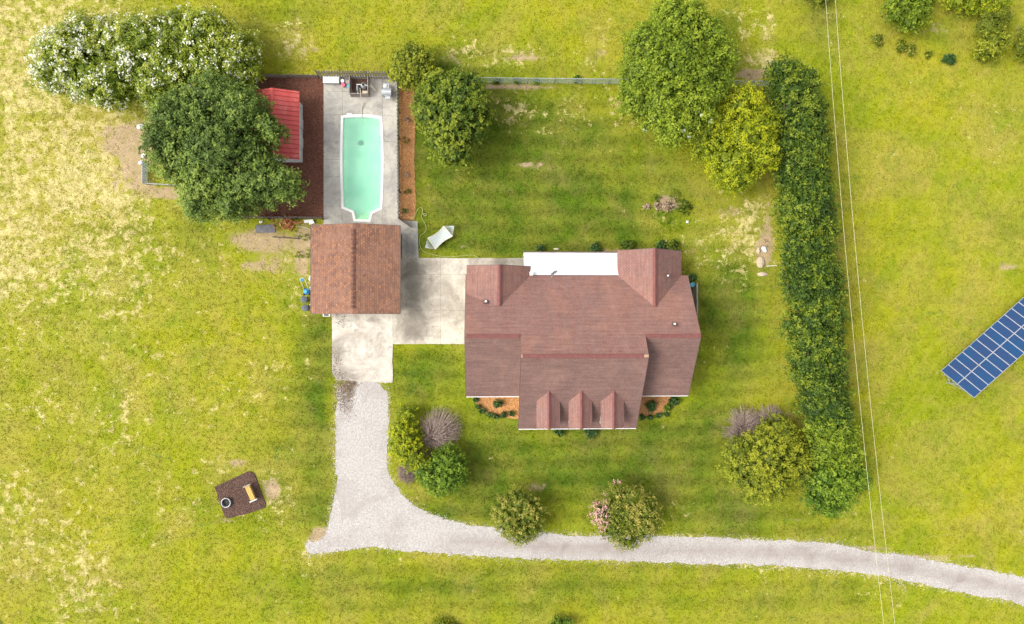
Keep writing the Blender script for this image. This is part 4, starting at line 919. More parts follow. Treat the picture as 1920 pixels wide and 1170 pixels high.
# ---------------------------------------------------------------- picket fences
def picket_fence(name, label, a, b_, h_=1.75, pitch=0.155, side=1, pw=0.055, box_=0, mat=None):
    a = Vector((a[0], a[1], 0)); b_ = Vector((b_[0], b_[1], 0)); d = (b_ - a); L = d.length; d.normalize(); n_ = Vector((-d.y, d.x, 0)) * side; ang = math.atan2(d.y, d.x)
    t = thing(name, a.lerp(b_, .5), label, 'fence'); m = MB(); k = int(L / pitch)
    for i in range(k):
        p = a + d * (pitch * (i + 0.5)) + n_ * (random.gauss(0, 0.012) + (0.0 if i % 2 else -0.09) * box_); hh = h_ + random.gauss(0, 0.04); w_ = pw; th = 0.016; lx = random.gauss(0, 0.02)
        prof = [(-w_, 0), (w_, 0), (w_ + lx, hh - 0.07), (lx, hh), (-w_ + lx, hh - 0.07)]
        vs = [p + d * u + Vector((0, 0, v)) + n_ * th for u, v in prof] + [p + d * u + Vector((0, 0, v)) - n_ * th for u, v in prof]
        m.add(vs, [(0, 1, 2, 3, 4), (9, 8, 7, 6, 5)] + [(j_, 5 + j_, 5 + (j_ + 1) % 5, (j_ + 1) % 5) for j_ in range(5)])
    m.build('pickets', mat or M_WOOD, t)
    for z in (0.35, min(1.5, h_ - 0.25)):
        m = MB(); m.bar(a - n_ * 0.045 + Vector((0, 0, z)), b_ - n_ * 0.045 + Vector((0, 0, z)), 0.05, 0.09); m.build('rail', M_WOODD, t)
    npst = max(2, int(L / 2.4) + 1)
    for i in range(npst):
        p = a.lerp(b_, i / (npst - 1)) - n_ * 0.11; m = MB(); m.box((p.x, p.y, h_ / 2 - 0.05), (0.09, 0.09, h_ - 0.1), ang); m.build('post', M_WOODD, t)
    return t
fy = P(650, 148).y
picket_fence('picket_fence', 'grey picket fence behind the white deck box and pump', (P(600, 147).x, fy), (P(733, 147).x, fy), 2.35, 0.26, -1, 0.075)
picket_fence('picket_fence', 'grey picket fence along the top of the dark mulch yard', (P(497, 145).x, P(497, 145).y), (P(600, 147).x - 0.05, P(600, 146).y), 0.9, 0.16, -1)
picket_fence('picket_fence', 'grey picket fence between pool deck and orange pine straw', (P(748, 163).x, P(748, 163).y), (P(749.5, 411).x, P(749.5, 411).y), 2.0, 0.185, -1, 0.055, 1)
picket_fence('picket_fence', 'grey picket fence below the dark mulch yard', (P(455, 409).x, P(455, 409).y), (P(607, 409.5).x, P(607, 409.5).y), 1.0, 0.17, 1)
# open gate
a = P(748, 411, 0); t = thing('garden_gate', a, 'dark wooden gate standing open beside the garage corner', 'gate'); b_ = P(772, 427, 0)
d = (b_ - a).normalized()
m = MB()
for i in range(10): p = a + d * (0.08 + 0.165 * i); m.box((p.x, p.y, 0.72), (0.13, 0.025, 1.2), math.atan2(d.y, d.x))
m.build('boards', M_WOODD, t); m = MB(); m.bar(a + Vector((0, .04, 1.1)), b_ + Vector((0, .04, 1.1)), 0.05, 0.08); m.bar(a + Vector((0, .04, 0.35)), b_ + Vector((0, .04, 0.35)), 0.05, 0.08); m.bar(a + Vector((0, .05, 0.35)), b_ + Vector((0, .05, 1.1)), 0.05, 0.08); m.build('brace', M_WOOD, t)

# chain link fence along the back lawn
def chain_link(name, label, a, b_, h_=1.5, step=0.16, posts=3.0):
    a = Vector((a.x, a.y, 0)); b_ = Vector((b_.x, b_.y, 0)); d = b_ - a; L = d.length; d.normalize(); t = thing(name, a.lerp(b_, .5), label, 'fence'); m = MB()
    r = 0.006; s = -h_
    while s < L:
        for sg in (0, 1):
            u0, u1 = (s, s + h_); z0, z1 = (0.03, h_) if sg == 0 else (h_, 0.03)
            c0 = max(0, u0); c1 = min(L, u1)
            if c1 - c0 < 0.05: continue
            za = z0 + (z1 - z0) * (c0 - u0) / h_; zb = z0 + (z1 - z0) * (c1 - u0) / h_
            m.bar(a + d * c0 + Vector((0, 0, za)), a + d * c1 + Vector((0, 0, zb)), 2 * r)
        s += step
    m.build('wire_mesh', M_GREENW, t)
    m = MB(); m.tube([a + Vector((0, 0, h_)), b_ + Vector((0, 0, h_))], 0.035, 8); m.build('top_rail', M_STEEL, t)
    n = int(L / posts) + 1
    for i in range(n + 1): p = a.lerp(b_, i / n); m = MB(); m.tube([p, p + Vector((0, 0, h_ + 0.06))], 0.04, 8); m.build('post', M_STEEL, t)
chain_link('chain_link_fence', 'green grey wire fence running between the two back trees', P(782, 154), P(1190, 158))
chain_link('chain_link_fence', 'wire fence between the big green tree and the hedge', P(1190, 158), P(1450, 162))
a, b_ = P(284, 306), P(272, 346)
chain_link('wire_panel', 'short green wire fence panel left of the dark tree', P(276, 306), P(276, 346), 1.0, 0.06, 2.2)
chain_link('wire_panel', 'low slack wire fence below the dark tree', P(277, 346), P(345, 350), 0.7, 0.3, 3.6)

# ---------------------------------------------------------------- pump corner, grill and pool clutter
def low_wall(mb, a, b_, h_, pitch=0.14):
    a = Vector((a.x, a.y, 0)); b_ = Vector((b_.x, b_.y, 0)); L = (b_ - a).length; d = (b_ - a).normalized(); k = int(L / pitch)
    for i in range(k): p = a + d * (L * (i + .5) / k); mb.box((p.x, p.y, 0.07 + h_ / 2), (0.115, 0.03, h_), math.atan2(d.y, d.x))
    mb.bar(a + Vector((0, 0, h_ + 0.07)), b_ + Vector((0, 0, h_ + 0.07)), 0.07, 0.10)
c = P(676, 165); en = thing('pump_enclosure', (c.x, c.y, 0.07), 'three sided grey board enclosure round the pool pump', 'enclosure')
for a, b_ in ((P(659, 148), P(659, 182)), (P(659, 182), P(693, 182)), (P(693, 182), P(693, 148))):
    m = MB(); low_wall(m, a, b_, 1.05); m.build('board_wall', M_WOOD, en)
m = MB(); m.prism([(p.x, p.y) for p in PL([(660, 148), (692, 148), (692, 172), (678, 176), (660, 181)])], 0.075, 0.09); tag(m.build('soil_patch', M_MULCH2, origin=(0, 0, 0)), 'dark soil floor inside the pump enclosure', kind='structure')
c = P(681, 159, 0.8); pu = thing('pool_filter', (c.x, c.y, 0.09), 'grey round pool filter tank with white pipes in the enclosure', 'pool filter')
m = MB(); m.lathe((c.x, c.y, 0.1), [(0.25, 0), (0.30, 0.1), (0.31, 0.5), (0.25, 0.68), (0.12, 0.76)], 20); m.build('tank', M_GREYM, pu, True)
m = MB(); m.lathe((c.x, c.y, 0.84), [(0.12, 0), (0.13, 0.1), (0.08, 0.16)], 12); m.build('valve', M_BLACK, pu)
m = MB(); q = P(670, 166, 0.4); m.tube([(q.x, q.y + 0.35, 0.35), (q.x, q.y - 0.25, 0.35)], 0.13, 12); m.box((q.x, q.y, 0.14), (0.3, 0.6, 0.1)); m.build('pump_motor', M_GREYM, pu)
m = MB(); m.tube([(c.x - 0.1, c.y, 0.85), (c.x - 0.65, c.y + 0.02, 0.85), (q.x, q.y + 0.3, 0.5)], 0.045, 8); m.build('pipe', M_WHITE, pu)
m = MB(); m.tube([(c.x + 0.1, c.y, 0.85), (c.x + 0.5, c.y - 0.1, 0.8), (c.x + 0.55, c.y - 0.1, 0.2)], 0.045, 8); m.build('pipe', M_WHITE, pu)
m = MB(); m.tube([(q.x, q.y - 0.3, 0.35), (q.x + 0.15, q.y - 0.6, 0.4)], 0.04, 8); m.build('pipe', M_WHITE, pu)
c = P(686, 176, 0.1); m = MB(); m.box((c.x, c.y, 0.13), (0.7, 0.6, 0.08)); tag(m.build('paving_slab', M_CREAM), 'pale slab beside the filter in the enclosure', 'slab')
m = MB(); m.tube([P(675, 165, 0.7), P(676.5, 178, 1.2), P(677.5, 190, 0.5), P(678, 205, 0.13), P(678.5, 221, 0.16), P(679, 224, -0.1)], 0.035, 8); tag(m.build('pool_hose', M_CREAM), 'cream pipe from the pump enclosure into the pool', 'hose')
m = MB(); m.bar(P(694.5, 160, 1.0), P(706.5, 172, 0.12), 0.16, 0.04); tag(m.build('leaning_plank', M_CREAM), 'pale plank leaning outward from the pump enclosure', 'plank')
c = P(621, 149.5, 0.6); bx_ = thing('deck_box', (c.x, c.y, 0.07), 'long white storage box in the corner of the pool deck', 'storage box')
m = MB(); m.box((c.x, c.y, 0.34), (1.52, 0.62, 0.5)); m.build('body', M_STEEL, bx_)
m = MB(); m.box((c.x, c.y, 0.65), (1.62, 0.70, 0.09)); m.box((c.x, c.y, 0.71), (1.45, 0.56, 0.035)); m.build('lid', M_WHITE, bx_)
def bucket(px, py, r, h_, mat, label, name='bucket'):
    c = P(px, py, h_); t = thing(name, (c.x, c.y, 0.07), label, name); m = MB(); m.lathe((c.x, c.y, 0.07), [(r * .82, 0), (r, h_ * .9), (r * 1.06, h_ * .92), (r * 1.06, h_)], 16); m.build('body', mat, t, False)
    m = MB(); m.lathe((c.x, c.y, 0.07 + h_), [(r * 1.08, 0), (r * 1.08, 0.03), (r * .9, 0.04)], 16); m.build('lid', mat, t)
    m = MB(); m.tube([(c.x - r * 1.05, c.y, h_), (c.x - r * .6, c.y - r * .9, h_ + .1), (c.x + r * .6, c.y - r * .9, h_ + .1), (c.x + r * 1.05, c.y, h_)], 0.012, 5); m.build('handle', M_STEEL, t)
bucket(642.3, 152, 0.18, 0.4, M_WHITE, 'white lidded bucket right of the deck box')
bucket(643.3, 159.5, 0.19, 0.35, M_PINK, 'pink bucket just below the white bucket')
bucket(654, 161.5, 0.17, 0.32, M_BLUEP, 'light blue bucket against the pump enclosure')
c = P(651.5, 144.5, 0.5); tb = thing('side_table', (c.x, c.y, 0.07), 'small grey slatted table by the picket fence', 'table')
m = MB(); 
for k in range(4): m.box((c.x, c.y - 0.2 + 0.125 * k, 0.5), (0.55, 0.1, 0.03))
m.build('table_top', M_WOOD, tb)
for sx_ in (-.22, .22):
    for sy_ in (-.17, .17): m = MB(); m.box((c.x + sx_, c.y + sy_, 0.28), (0.05, 0.05, 0.42)); m.build('leg', M_WOOD, tb)
c = P(652, 153, 0.4); ch = thing('folding_chair', (c.x, c.y, 0.07), 'low grey pink chair below the slatted table', 'chair')
m = MB(); m.box((c.x, c.y, 0.4), (0.42, 0.4, 0.03)); m.build('seat', mnoise('pinkish_fabric', (0.42, 0.32, 0.30), (0.36, 0.27, 0.26), 5), ch)
m = MB(); m.box((c.x, c.y + 0.22, 0.62), (0.42, 0.03, 0.45)); m.build('backrest', M_WOOD, ch)
for sx_ in (-.18, .18):
    for sy_ in (-.17, .17): m = MB(); m.box((c.x + sx_, c.y + sy_, 0.23), (0.035, 0.035, 0.32)); m.build('leg', M_STEEL, ch)
# grill
c = P(724.5, 171.5, 0.95); gr = thing('barbecue_grill', (c.x, c.y, 0.07), 'grey metal barbecue grill near the picket fence corner', 'grill')
m = MB(); vs = []; fs = []
for i in range(9):
    a = math.pi * i / 8; vs += [(c.x - 0.48, c.y + 0.36 * math.cos(a), 0.85 + 0.3 * math.sin(a)), (c.x + 0.48, c.y + 0.36 * math.cos(a), 0.85 + 0.3 * math.sin(a))]
fs = [(2 * i, 2 * i + 1, 2 * i + 3, 2 * i + 2) for i in range(8)] + [tuple(range(0, 18, 2)), tuple(range(17, 0, -2))]; m.add(vs, fs); m.build('lid', M_STEEL, gr, False)
m = MB(); m.box((c.x, c.y, 0.73), (0.96, 0.72, 0.22)); m.build('firebox', M_GREYM, gr)
m = MB(); m.box((c.x - 0.05, c.y + 0.62, 0.83), (0.56, 0.5, 0.04)); m.build('shelf', M_STEEL, gr)
m = MB(); m.box((c.x + 0.1, c.y - 0.54, 0.80), (0.52, 0.34, 0.04)); m.build('shelf', M_STEEL, gr)
m = MB(); m.tube([(c.x - 0.35, c.y - 0.37, 0.95), (c.x - 0.35, c.y - 0.42, 1.0), (c.x + 0.35, c.y - 0.42, 1.0), (c.x + 0.35, c.y - 0.37, 0.95)], 0.018, 6); m.build('handle', M_CHROME, gr)
for sx_ in (-.4, .4):
    for sy_ in (-.28, .28): m = MB(); m.box((c.x + sx_, c.y + sy_, 0.35), (0.05, 0.05, 0.56)); m.build('leg', M_GREYM, gr)
c = P(722.5, 161, 0.9); m = MB(); m.ico((c.x, c.y, 0.92), (0.2, 0.2, 0.09), jit=0.05); tag(m.build('cushion', M_WHITE), 'round white pad lying on the grill shelf', 'cushion')

# ---------------------------------------------------------------- hammock and hose
hz = 0.75
E1, E2 = P(797.2, 464.6, 1.0), P(851.6, 423.6, 1.0); K = [P(802.3, 445.7, hz), P(832, 423.8, hz), P(848.5, 443, hz), P(816.7, 467.2, hz)]
c = (E1 + E2) / 2; hm = thing('hammock', (c.x, c.y, 0), 'white rope hammock with spreader bars on the back lawn', 'hammock')
M_ROPE = mnoise('white_rope_net', (0.46, 0.49, 0.47), (0.34, 0.38, 0.36), 9)
m = MB(); nu, nv = 14, 8; grid = []
for i in range(nu + 1):
    u = i / nu
    for jv in range(nv + 1):
        v = jv / nv; a = K[0].lerp(K[1], u); b_ = K[3].lerp(K[2], u); p = a.lerp(b_, v); mid_ = (a + b_) / 2; p = mid_ + (p - mid_) * (1 - 0.22 * math.sin(math.pi * u)); p.z = hz - 0.28 * math.sin(math.pi * u) * (0.4 + 0.6 * math.sin(math.pi * v)); grid.append(p)
fs = [(i * (nv + 1) + jv, i * (nv + 1) + jv + 1, (i + 1) * (nv + 1) + jv + 1, (i + 1) * (nv + 1) + jv) for i in range(nu) for jv in range(nv)]
m.add(grid, fs); m.build('bed', M_ROPE, hm, True)
for a, b_ in ((K[0], K[3]), (K[1], K[2])): m = MB(); m.tube([a, b_], 0.03, 8); m.build('spreader_bar', M_CREAM, hm)
for E, a, b_ in ((E1, K[0], K[3]), (E2, K[1], K[2])):
    m = MB(); 
    for k in range(15): m.tube([a.lerp(b_, k / 14), E], 0.014, 5)
    m.build('clew_ropes', M_ROPE, hm)
m = MB()
for v in (0, nv): m.tube([grid[i * (nv + 1) + v] for i in range(nu + 1)], 0.03, 6)
m.build('edge_rope', M_CREAM, hm)
d = (E2 - E1).normalized(); m = MB(); n_ = Vector((-d.y, d.x, 0))
m.tube([E1 + Vector((0, 0, .02)), E1 + d * 0.35 - Vector((0, 0, 0.8)), E1 + d * 0.9 - Vector((0, 0, .95)), E2 - d * 0.9 - Vector((0, 0, .95)), E2 - d * 0.35 - Vector((0, 0, 0.8)), E2 + Vector((0, 0, .02))], 0.035, 8)
for E in (E1 + d * 0.9, E2 - d * 0.9): m.tube([E + n_ * 0.5 - Vector((0, 0, .96)), E - n_ * 0.5 - Vector((0, 0, .96))], 0.035, 8)
m.build('stand', M_BIN, hm)
hp = [(776, 411), (779, 402), (783, 393), (788, 389), (792, 391), (792.5, 400), (797, 404.5), (800, 403), (797, 400.5), (791.5, 401), (790.2, 407), (794, 414), (798, 422), (799, 430), (796, 436), (789, 442), (787, 450), (788, 462), (793, 470), (800, 474), (812, 477), (825, 480), (845, 481.5), (868, 479.5), (885, 478), (892, 480), (898, 484)]
def spline(pts, n=5):
    out = []
    for i in range(len(pts) - 1):
        p0 = pts[max(i - 1, 0)]; p1 = pts[i]; p2 = pts[i + 1]; p3 = pts[min(i + 2, len(pts) - 1)]
        for k in range(n): t = k / n; out.append(0.5 * ((2 * p1) + (-p0 + p2) * t + (2 * p0 - 5 * p1 + 4 * p2 - p3) * t * t + (-p0 + 3 * p1 - 3 * p2 + p3) * t ** 3))
    return out + [pts[-1]]
m = MB(); m.tube(spline([P(x, y, 0.12) for x, y in hp]), 0.022, 6); tag(m.build('garden_hose', M_HOSE, smooth=True), 'green garden hose curling over grass beside the hammock', 'hose')

# ---------------------------------------------------------------- left of the garage: mower and bins
c = P(574, 546.5, 0.3); mo = thing('lawn_mower', (c.x, c.y, 0), 'blue push mower beside the garage roof edge', 'lawn mower')
m = MB(); m.lathe((c.x, c.y, 0.14), [(0.27, 0), (0.31, 0.05), (0.29, 0.16), (0.15, 0.2)], 18); m.build('deck', M_BLUE, mo)
m = MB(); m.lathe((c.x, c.y, 0.34), [(0.15, 0), (0.16, 0.12), (0.10, 0.18)], 14); m.build('engine', M_BLUEP, mo)
for sx_ in (-.27, .27):
    for sy_ in (-.27, .27): m = MB(); m.tube([(c.x + sx_ - .03, c.y + sy_, 0.11), (c.x + sx_ + .03, c.y + sy_, 0.11)], 0.11, 14); m.build('wheel', M_BLACK, mo)
m = MB(); hx = P(567, 524, 0.95)
m.tube([(c.x - 0.22, c.y + 0.2, 0.25), (hx.x - 0.24, hx.y, 0.95), (hx.x - 0.1, hx.y + 0.16, 1.0), (hx.x + 0.1, hx.y + 0.16, 1.0), (hx.x + 0.24, hx.y, 0.95), (c.x + 0.22, c.y + 0.2, 0.25)], 0.028, 7); m.build('handle', M_CREAM, mo)
m = MB(); m.box((hx.x, hx.y - 0.05, 0.93), (0.32, 0.26, 0.12)); m.build('grass_bag', M_BLUE, mo)
for k, (px, py, lb_) in enumerate(((569.8, 561.5, 'dark grey round bin just below the blue mower'), (571.7, 577.5, 'dark grey round bin near the lower garage corner'))):
    c = P(px, py, 0.75); t = thing('rubbish_bin', (c.x, c.y, 0), lb_, 'bin', 'round bins beside the garage')
    m = MB(); m.lathe((c.x, c.y, 0), [(0.25, 0), (0.30, 0.7), (0.32, 0.72)], 20); m.build('body', M_BIN, t); m = MB(); m.lathe((c.x, c.y, 0.72), [(0.34, 0), (0.34, 0.05), (0.2, 0.12), (0.06, 0.14)], 20); m.build('lid', M_BIN, t)
    m = MB(); m.tube([(c.x - .1, c.y, .85), (c.x, c.y, .91), (c.x + .1, c.y, .85)], 0.02, 6); m.build('handle', M_BLACK, t)
def sack(px, py, s, label, mat=M_WHITE, name='plastic_sack', cat='sack'):
    c = P(px, py, 0.2); m = MB()
    for _ in range(3): m.ico((c.x + random.uniform(-.3, .3) * s, c.y + random.uniform(-.35, .35) * s, 0.14 * s + .05), (s * random.uniform(.3, .5), s * random.uniform(.3, .5), s * .3), jit=0.22)
    return tag(m.build(name, mat), label, cat)
sack(580.5, 524, 0.55, 'crumpled white sack by the garage wall above the mower'); sack(582, 541, 0.35, 'small white sack between mower and garage wall'); sack(582.5, 572, 0.3, 'small cream bag against the garage by the bins', M_CREAM)
c = P(612.5, 590, 1.2); ac = thing('air_conditioner', (c.x, c.y, 0.9), 'white window air conditioner under the lower garage eave', 'air conditioner')
m = MB(); m.box((c.x, c.y + .02, 1.15), (0.68, 0.42, 0.45)); m.build('case', M_WHITE, ac); m = MB()
for k in range(5): m.box((c.x - .2 + .1 * k, c.y - .01, 1.385), (0.06, 0.26, 0.02))
m.build('grille', M_BLACK, ac); m = MB(); m.bar((c.x, c.y + .15, 0.0), (c.x, c.y, 0.95), 0.08); m.build('bracket', M_WOOD, ac)

# junk between the lower picket fence and garage
c = P(497, 429); m = MB(); m.prism([(p.x, p.y) for p in PL([(479, 422), (515, 421), (517, 436), (481, 437)])], 0.03, 0.10); tag(m.build('flat_tarp', M_TARP), 'flat grey tarp on the ground below the picket fence', 'tarp')
br = thing('scrap_pile', P(540, 420), 'heap of rusty orange sticks and scraps below the picket fence', 'scrap pile')
for nm, mt, n_ in (('sticks', M_RUST, 60), ('planks', M_YWOOD, 9)):
    m = MB()
    for _ in range(n_):
        q = P(540 + random.gauss(0, 11), 419 + random.gauss(0, 4.5), 0); a = random.uniform(0, math.pi); L = random.uniform(.2, .8); z = random.uniform(.05, .35)
        m.bar((q.x - L / 2 * math.cos(a), q.y - L / 2 * math.sin(a), z), (q.x + L / 2 * math.cos(a), q.y + L / 2 * math.sin(a), z + random.uniform(-.04, .15)), random.uniform(.04, .1))
    m.build(nm, mt, br)
c = P(580, 415.5); m = MB(); m.box((c.x, c.y, 0.3), (0.95, 0.3, 0.05), 0.06, ); m.box((c.x + .3, c.y - .15, 0.18), (0.5, 0.25, 0.28), 0.3); tag(m.build('plastic_sheet', M_WHITE), 'white sheet lying by the lower fence corner', 'panel')
m = MB(); m.bar(P(511, 444, 0.06), P(563, 447.5, 0.06), 0.1, 0.1); tag(m.build('landscape_timber', M_WOODD), 'thin dark timber edging left of the garage', 'timber')
m = MB(); m.tube(spline([P(555, 424, .05), P(570, 426, .05), P(582, 431, .05), P(588, 440, .05)]), 0.03, 6); tag(m.build('white_pipe', M_CREAM), 'pale bent pipe running under the garage roof edge', 'pipe')
sack(488, 415, 0.3, 'small white scrap on the grey tarp'); sack(262.5, 236.5, 0.5, 'round white bag on the grass below the white trees'); sack(268, 292, 0.4, 'small white bag above the green wire panel'); sack(262, 304.5, 0.38, 'small white bag left of the green wire panel')
m = MB(); m.bar(P(270, 294, .15), P(284, 301, .15), .2, .12); tag(m.build('fence_rail_scrap', M_WOODD), 'broken brown board above the green wire panel', 'board')
m = MB(); m.tube(spline([P(267, 248, .1), P(276, 252, .15), P(284, 249, .3), P(300, 266, .5)]), .04, 6); tag(m.build('fallen_branch', M_BARK), 'thin dark branch reaching out left of the dark tree', 'branch')

# ---------------------------------------------------------------- bench and ring on the bark pad
c = P(469.3, 924, 0.55); ax = Vector((110, -250, 0)).normalized(); pr = Vector((-ax.y, ax.x, 0))      # pr points to the right in the picture
be = thing('garden_bench', (c.x, c.y, 0.1), 'yellow wooden bench with grey arms on the bark pad', 'bench'); ang = math.atan2(ax.y, ax.x)
m = MB()
for k in range(5): q = c - pr * (0.22 - 0.115 * k); m.box((q.x, q.y, 0.55), (1.5, 0.10, 0.03), ang)
m.build('seat', M_YWOOD, be)
m = MB()
for k in range(4): q = c + pr * (0.30 + 0.03 * k); m.box((q.x, q.y, 0.68 + 0.13 * k), (1.5, 0.025, 0.11), ang)
m.build('backrest', M_YWOOD, be)
for s in (-0.82, 0.82):
    q = c + ax * s + pr * 0.06; m = MB(); m.box((q.x, q.y, 0.80), (0.11, 0.78, 0.035), ang); m.build('armrest', M_WOOD if s < 0 else M_STEEL, be)
    for u in (-0.26, 0.34): q = c + ax * s + pr * u; m = MB(); m.box((q.x, q.y, 0.44), (0.07, 0.07, 0.68), ang); m.build('leg', M_WOOD, be)
c = P(423.8, 942.6, 0.35); fr_ = thing('fire_ring', (c.x, c.y, 0.1), 'round pale rimmed fire ring with dark inside on the bark pad', 'fire ring')
m = MB(); m.lathe((c.x, c.y, 0.10), [(0.44, 0), (0.46, 0.3), (0.40, 0.3), (0.40, 0.02)], 28); m.build('wall', M_GREYM, fr_)
m = MB(); vs = []
m.tube([(c.x + 0.45 * math.cos(a * math.pi / 16), c.y + 0.45 * math.sin(a * math.pi / 16), 0.41) for a in range(33)], 0.045, 8, False); m.build('rim', M_STEEL, fr_, True)
m = MB(); m.lathe((c.x, c.y, 0.125), [(0.39, 0), (0.3, 0.03), (0.1, 0.05)], 18); m.build('ash', M_BLACK, fr_)

# ---------------------------------------------------------------- rocks and scraps near the hedge
def rock(px, py, rx, ry, hz_, label, mat=M_ROCK, name='rock'):
    c = P(px, py, 0.05); m = MB(); m.ico((c.x, c.y, hz_ * 0.25), (rx, ry, hz_), jit=0.12); return tag(m.build(name, mat), label, 'rock')
rock(1426, 492, .42, .60, .22, 'largest tan flat rock in the row beside the hedge'); rock(1422, 470, .22, .38, .2, 'narrow tan rock next to the white rubble by the hedge'); rock(1430, 514, .55, .26, .2, 'lowest tan rock in the row beside the hedge')
rock(1043, 467, .32, .13, .16, 'small cream rock behind the white porch roof', M_CREAM); rock(1289, 416, .16, .14, .15, 'single small white stone on the lawn above the right gable', M_WHITE)
sack(1434, 468, 0.55, 'white crumpled scrap beside the tan rocks'); m = MB(); m.bar(P(1437, 499, .1), P(1457, 498, .1), .06, .06); tag(m.build('white_stake', M_WHITE), 'white stake lying between rocks and hedge', 'stake')
rock(1425, 1, .001, .001, .001, 'x') if False else None

# ---------------------------------------------------------------- solar array
A = P(1763.8, 695.2, 0.9); u = Vector((0.7594, 0.651, 0)); sv_ = Vector((0.651, -0.7594, 0)); rise = 1.7; wd_ = 3.5
up_ = (sv_ * wd_ + Vector((0, 0, rise))); SL = up_.length; up_.normalize(); nr = u.cross(up_); nr = nr if nr.z > 0 else -nr
sa = thing('solar_array', A + u * 7 + sv_ * 1.75, 'long tilted ground mounted row of blue solar panels', 'solar array')
NC = 15; PW = 1.0; PH = SL / 2
def cells():
    g = NG('solar_cells'); uv = g.n('ShaderNodeUVMap').outputs[0]; b = g.n('ShaderNodeTexBrick'); b.offset = 0.0; g.l(uv, b.inputs['Vector'])
    b.inputs['Scale'].default_value = 1; b.inputs['Brick Width'].default_value = 0.158; b.inputs['Row Height'].default_value = 0.158; b.inputs['Mortar Size'].default_value = 0.012
    b.inputs['Color1'].default_value = (0.010, 0.034, 0.100, 1); b.inputs['Color2'].default_value = (0.012, 0.042, 0.116, 1); b.inputs['Mortar'].default_value = (0.050, 0.085, 0.18, 1)
    col = g.mix(g.mr(g.noise(g.co(), 0.5, 3), 0.4, 0.7), b.outputs['Color'], (0.011, 0.060, 0.150)); g.bsdf(col, 0.42, 0, spec=0.22); return g.m
M_CELL = cells(); M_ALU = mnoise('aluminium_frame', (0.34, 0.35, 0.38), (0.29, 0.30, 0.33), 3, 0.4)
first = None
for r_ in range(2):
    for k in range(NC):
        if first is None:
            o0 = A + nr * 0.06; fw = 0.022
            p = [o0, o0 + u * PW, o0 + u * PW + up_ * PH, o0 + up_ * PH]
            m = MB()
            for q0, q1 in ((p[0] + up_ * fw, p[1] + up_ * fw), (p[3] - up_ * fw, p[2] - up_ * fw)): m.bar(q0, q1, 0.045, 0.045)
            for q0, q1 in ((p[0] + u * fw, p[3] + u * fw), (p[1] - u * fw, p[2] - u * fw)): m.bar(q0 + up_ * .045, q1 - up_ * .045, 0.044, 0.044)
            first = m.build('panel_frame', M_ALU, sa)
            off = wloc(first); me = bpy.data.meshes.new('cells'); pp = [p[0] + u * .03 + up_ * .03, p[1] - u * .03 + up_ * .03, p[2] - u * .03 - up_ * .03, p[3] + u * .03 - up_ * .03]
            me.from_pydata([tuple(v - off + nr * 0.005) for v in pp] + [tuple(v - off - nr * 0.012) for v in pp], [], [(0, 1, 2, 3), (7, 6, 5, 4), (0, 4, 5, 1), (1, 5, 6, 2), (2, 6, 7, 3), (3, 7, 4, 0)])
            ul = me.uv_layers.new(name='UVMap'); uvv = [(0, 0), (.95, 0), (.95, 1.9), (0, 1.9)] + [(0, 0)] * 20; ul.data.foreach_set('uv', [c for q in uvv for c in q]); me.materials.append(M_CELL); me.update()
            cc_ = bpy.data.objects.new('cells', me); COL.objects.link(cc_); cc_.parent = first
        else:
            f2 = first.copy(); COL.objects.link(f2); f2.parent = sa; f2.location = u * (PW * k) + up_ * (PH * r_)
            c2 = first.children[0].copy(); COL.objects.link(c2); c2.parent = f2
for s in (0.5, 1.5, 2.4, 3.4):
    m = MB(); q = A + up_ * s - nr * 0.05; m.bar(q - u * 0.12, q + u * (NC + .1), 0.06, 0.08); m.build('purlin', M_STEEL, sa)
for k in range(5):
    q = A + u * (0.1 + 3.4 * k); m = MB()
    lo_ = q + up_ * 0.7 - nr * 0.1; hi_ = q + up_ * 3.2 - nr * 0.1; mid_ = q + up_ * 2.0 - nr * 0.1; foot = Vector((mid_.x, mid_.y, 0))
    m.bar(lo_ - up_ * .5, hi_ + up_ * .5, 0.08, 0.08); m.bar(foot, mid_, 0.13, 0.13); m.bar(Vector((foot.x, foot.y, .5)), lo_, 0.07); m.bar(Vector((foot.x, foot.y, .5)), hi_, 0.07); m.build('support', M_STEEL, sa)

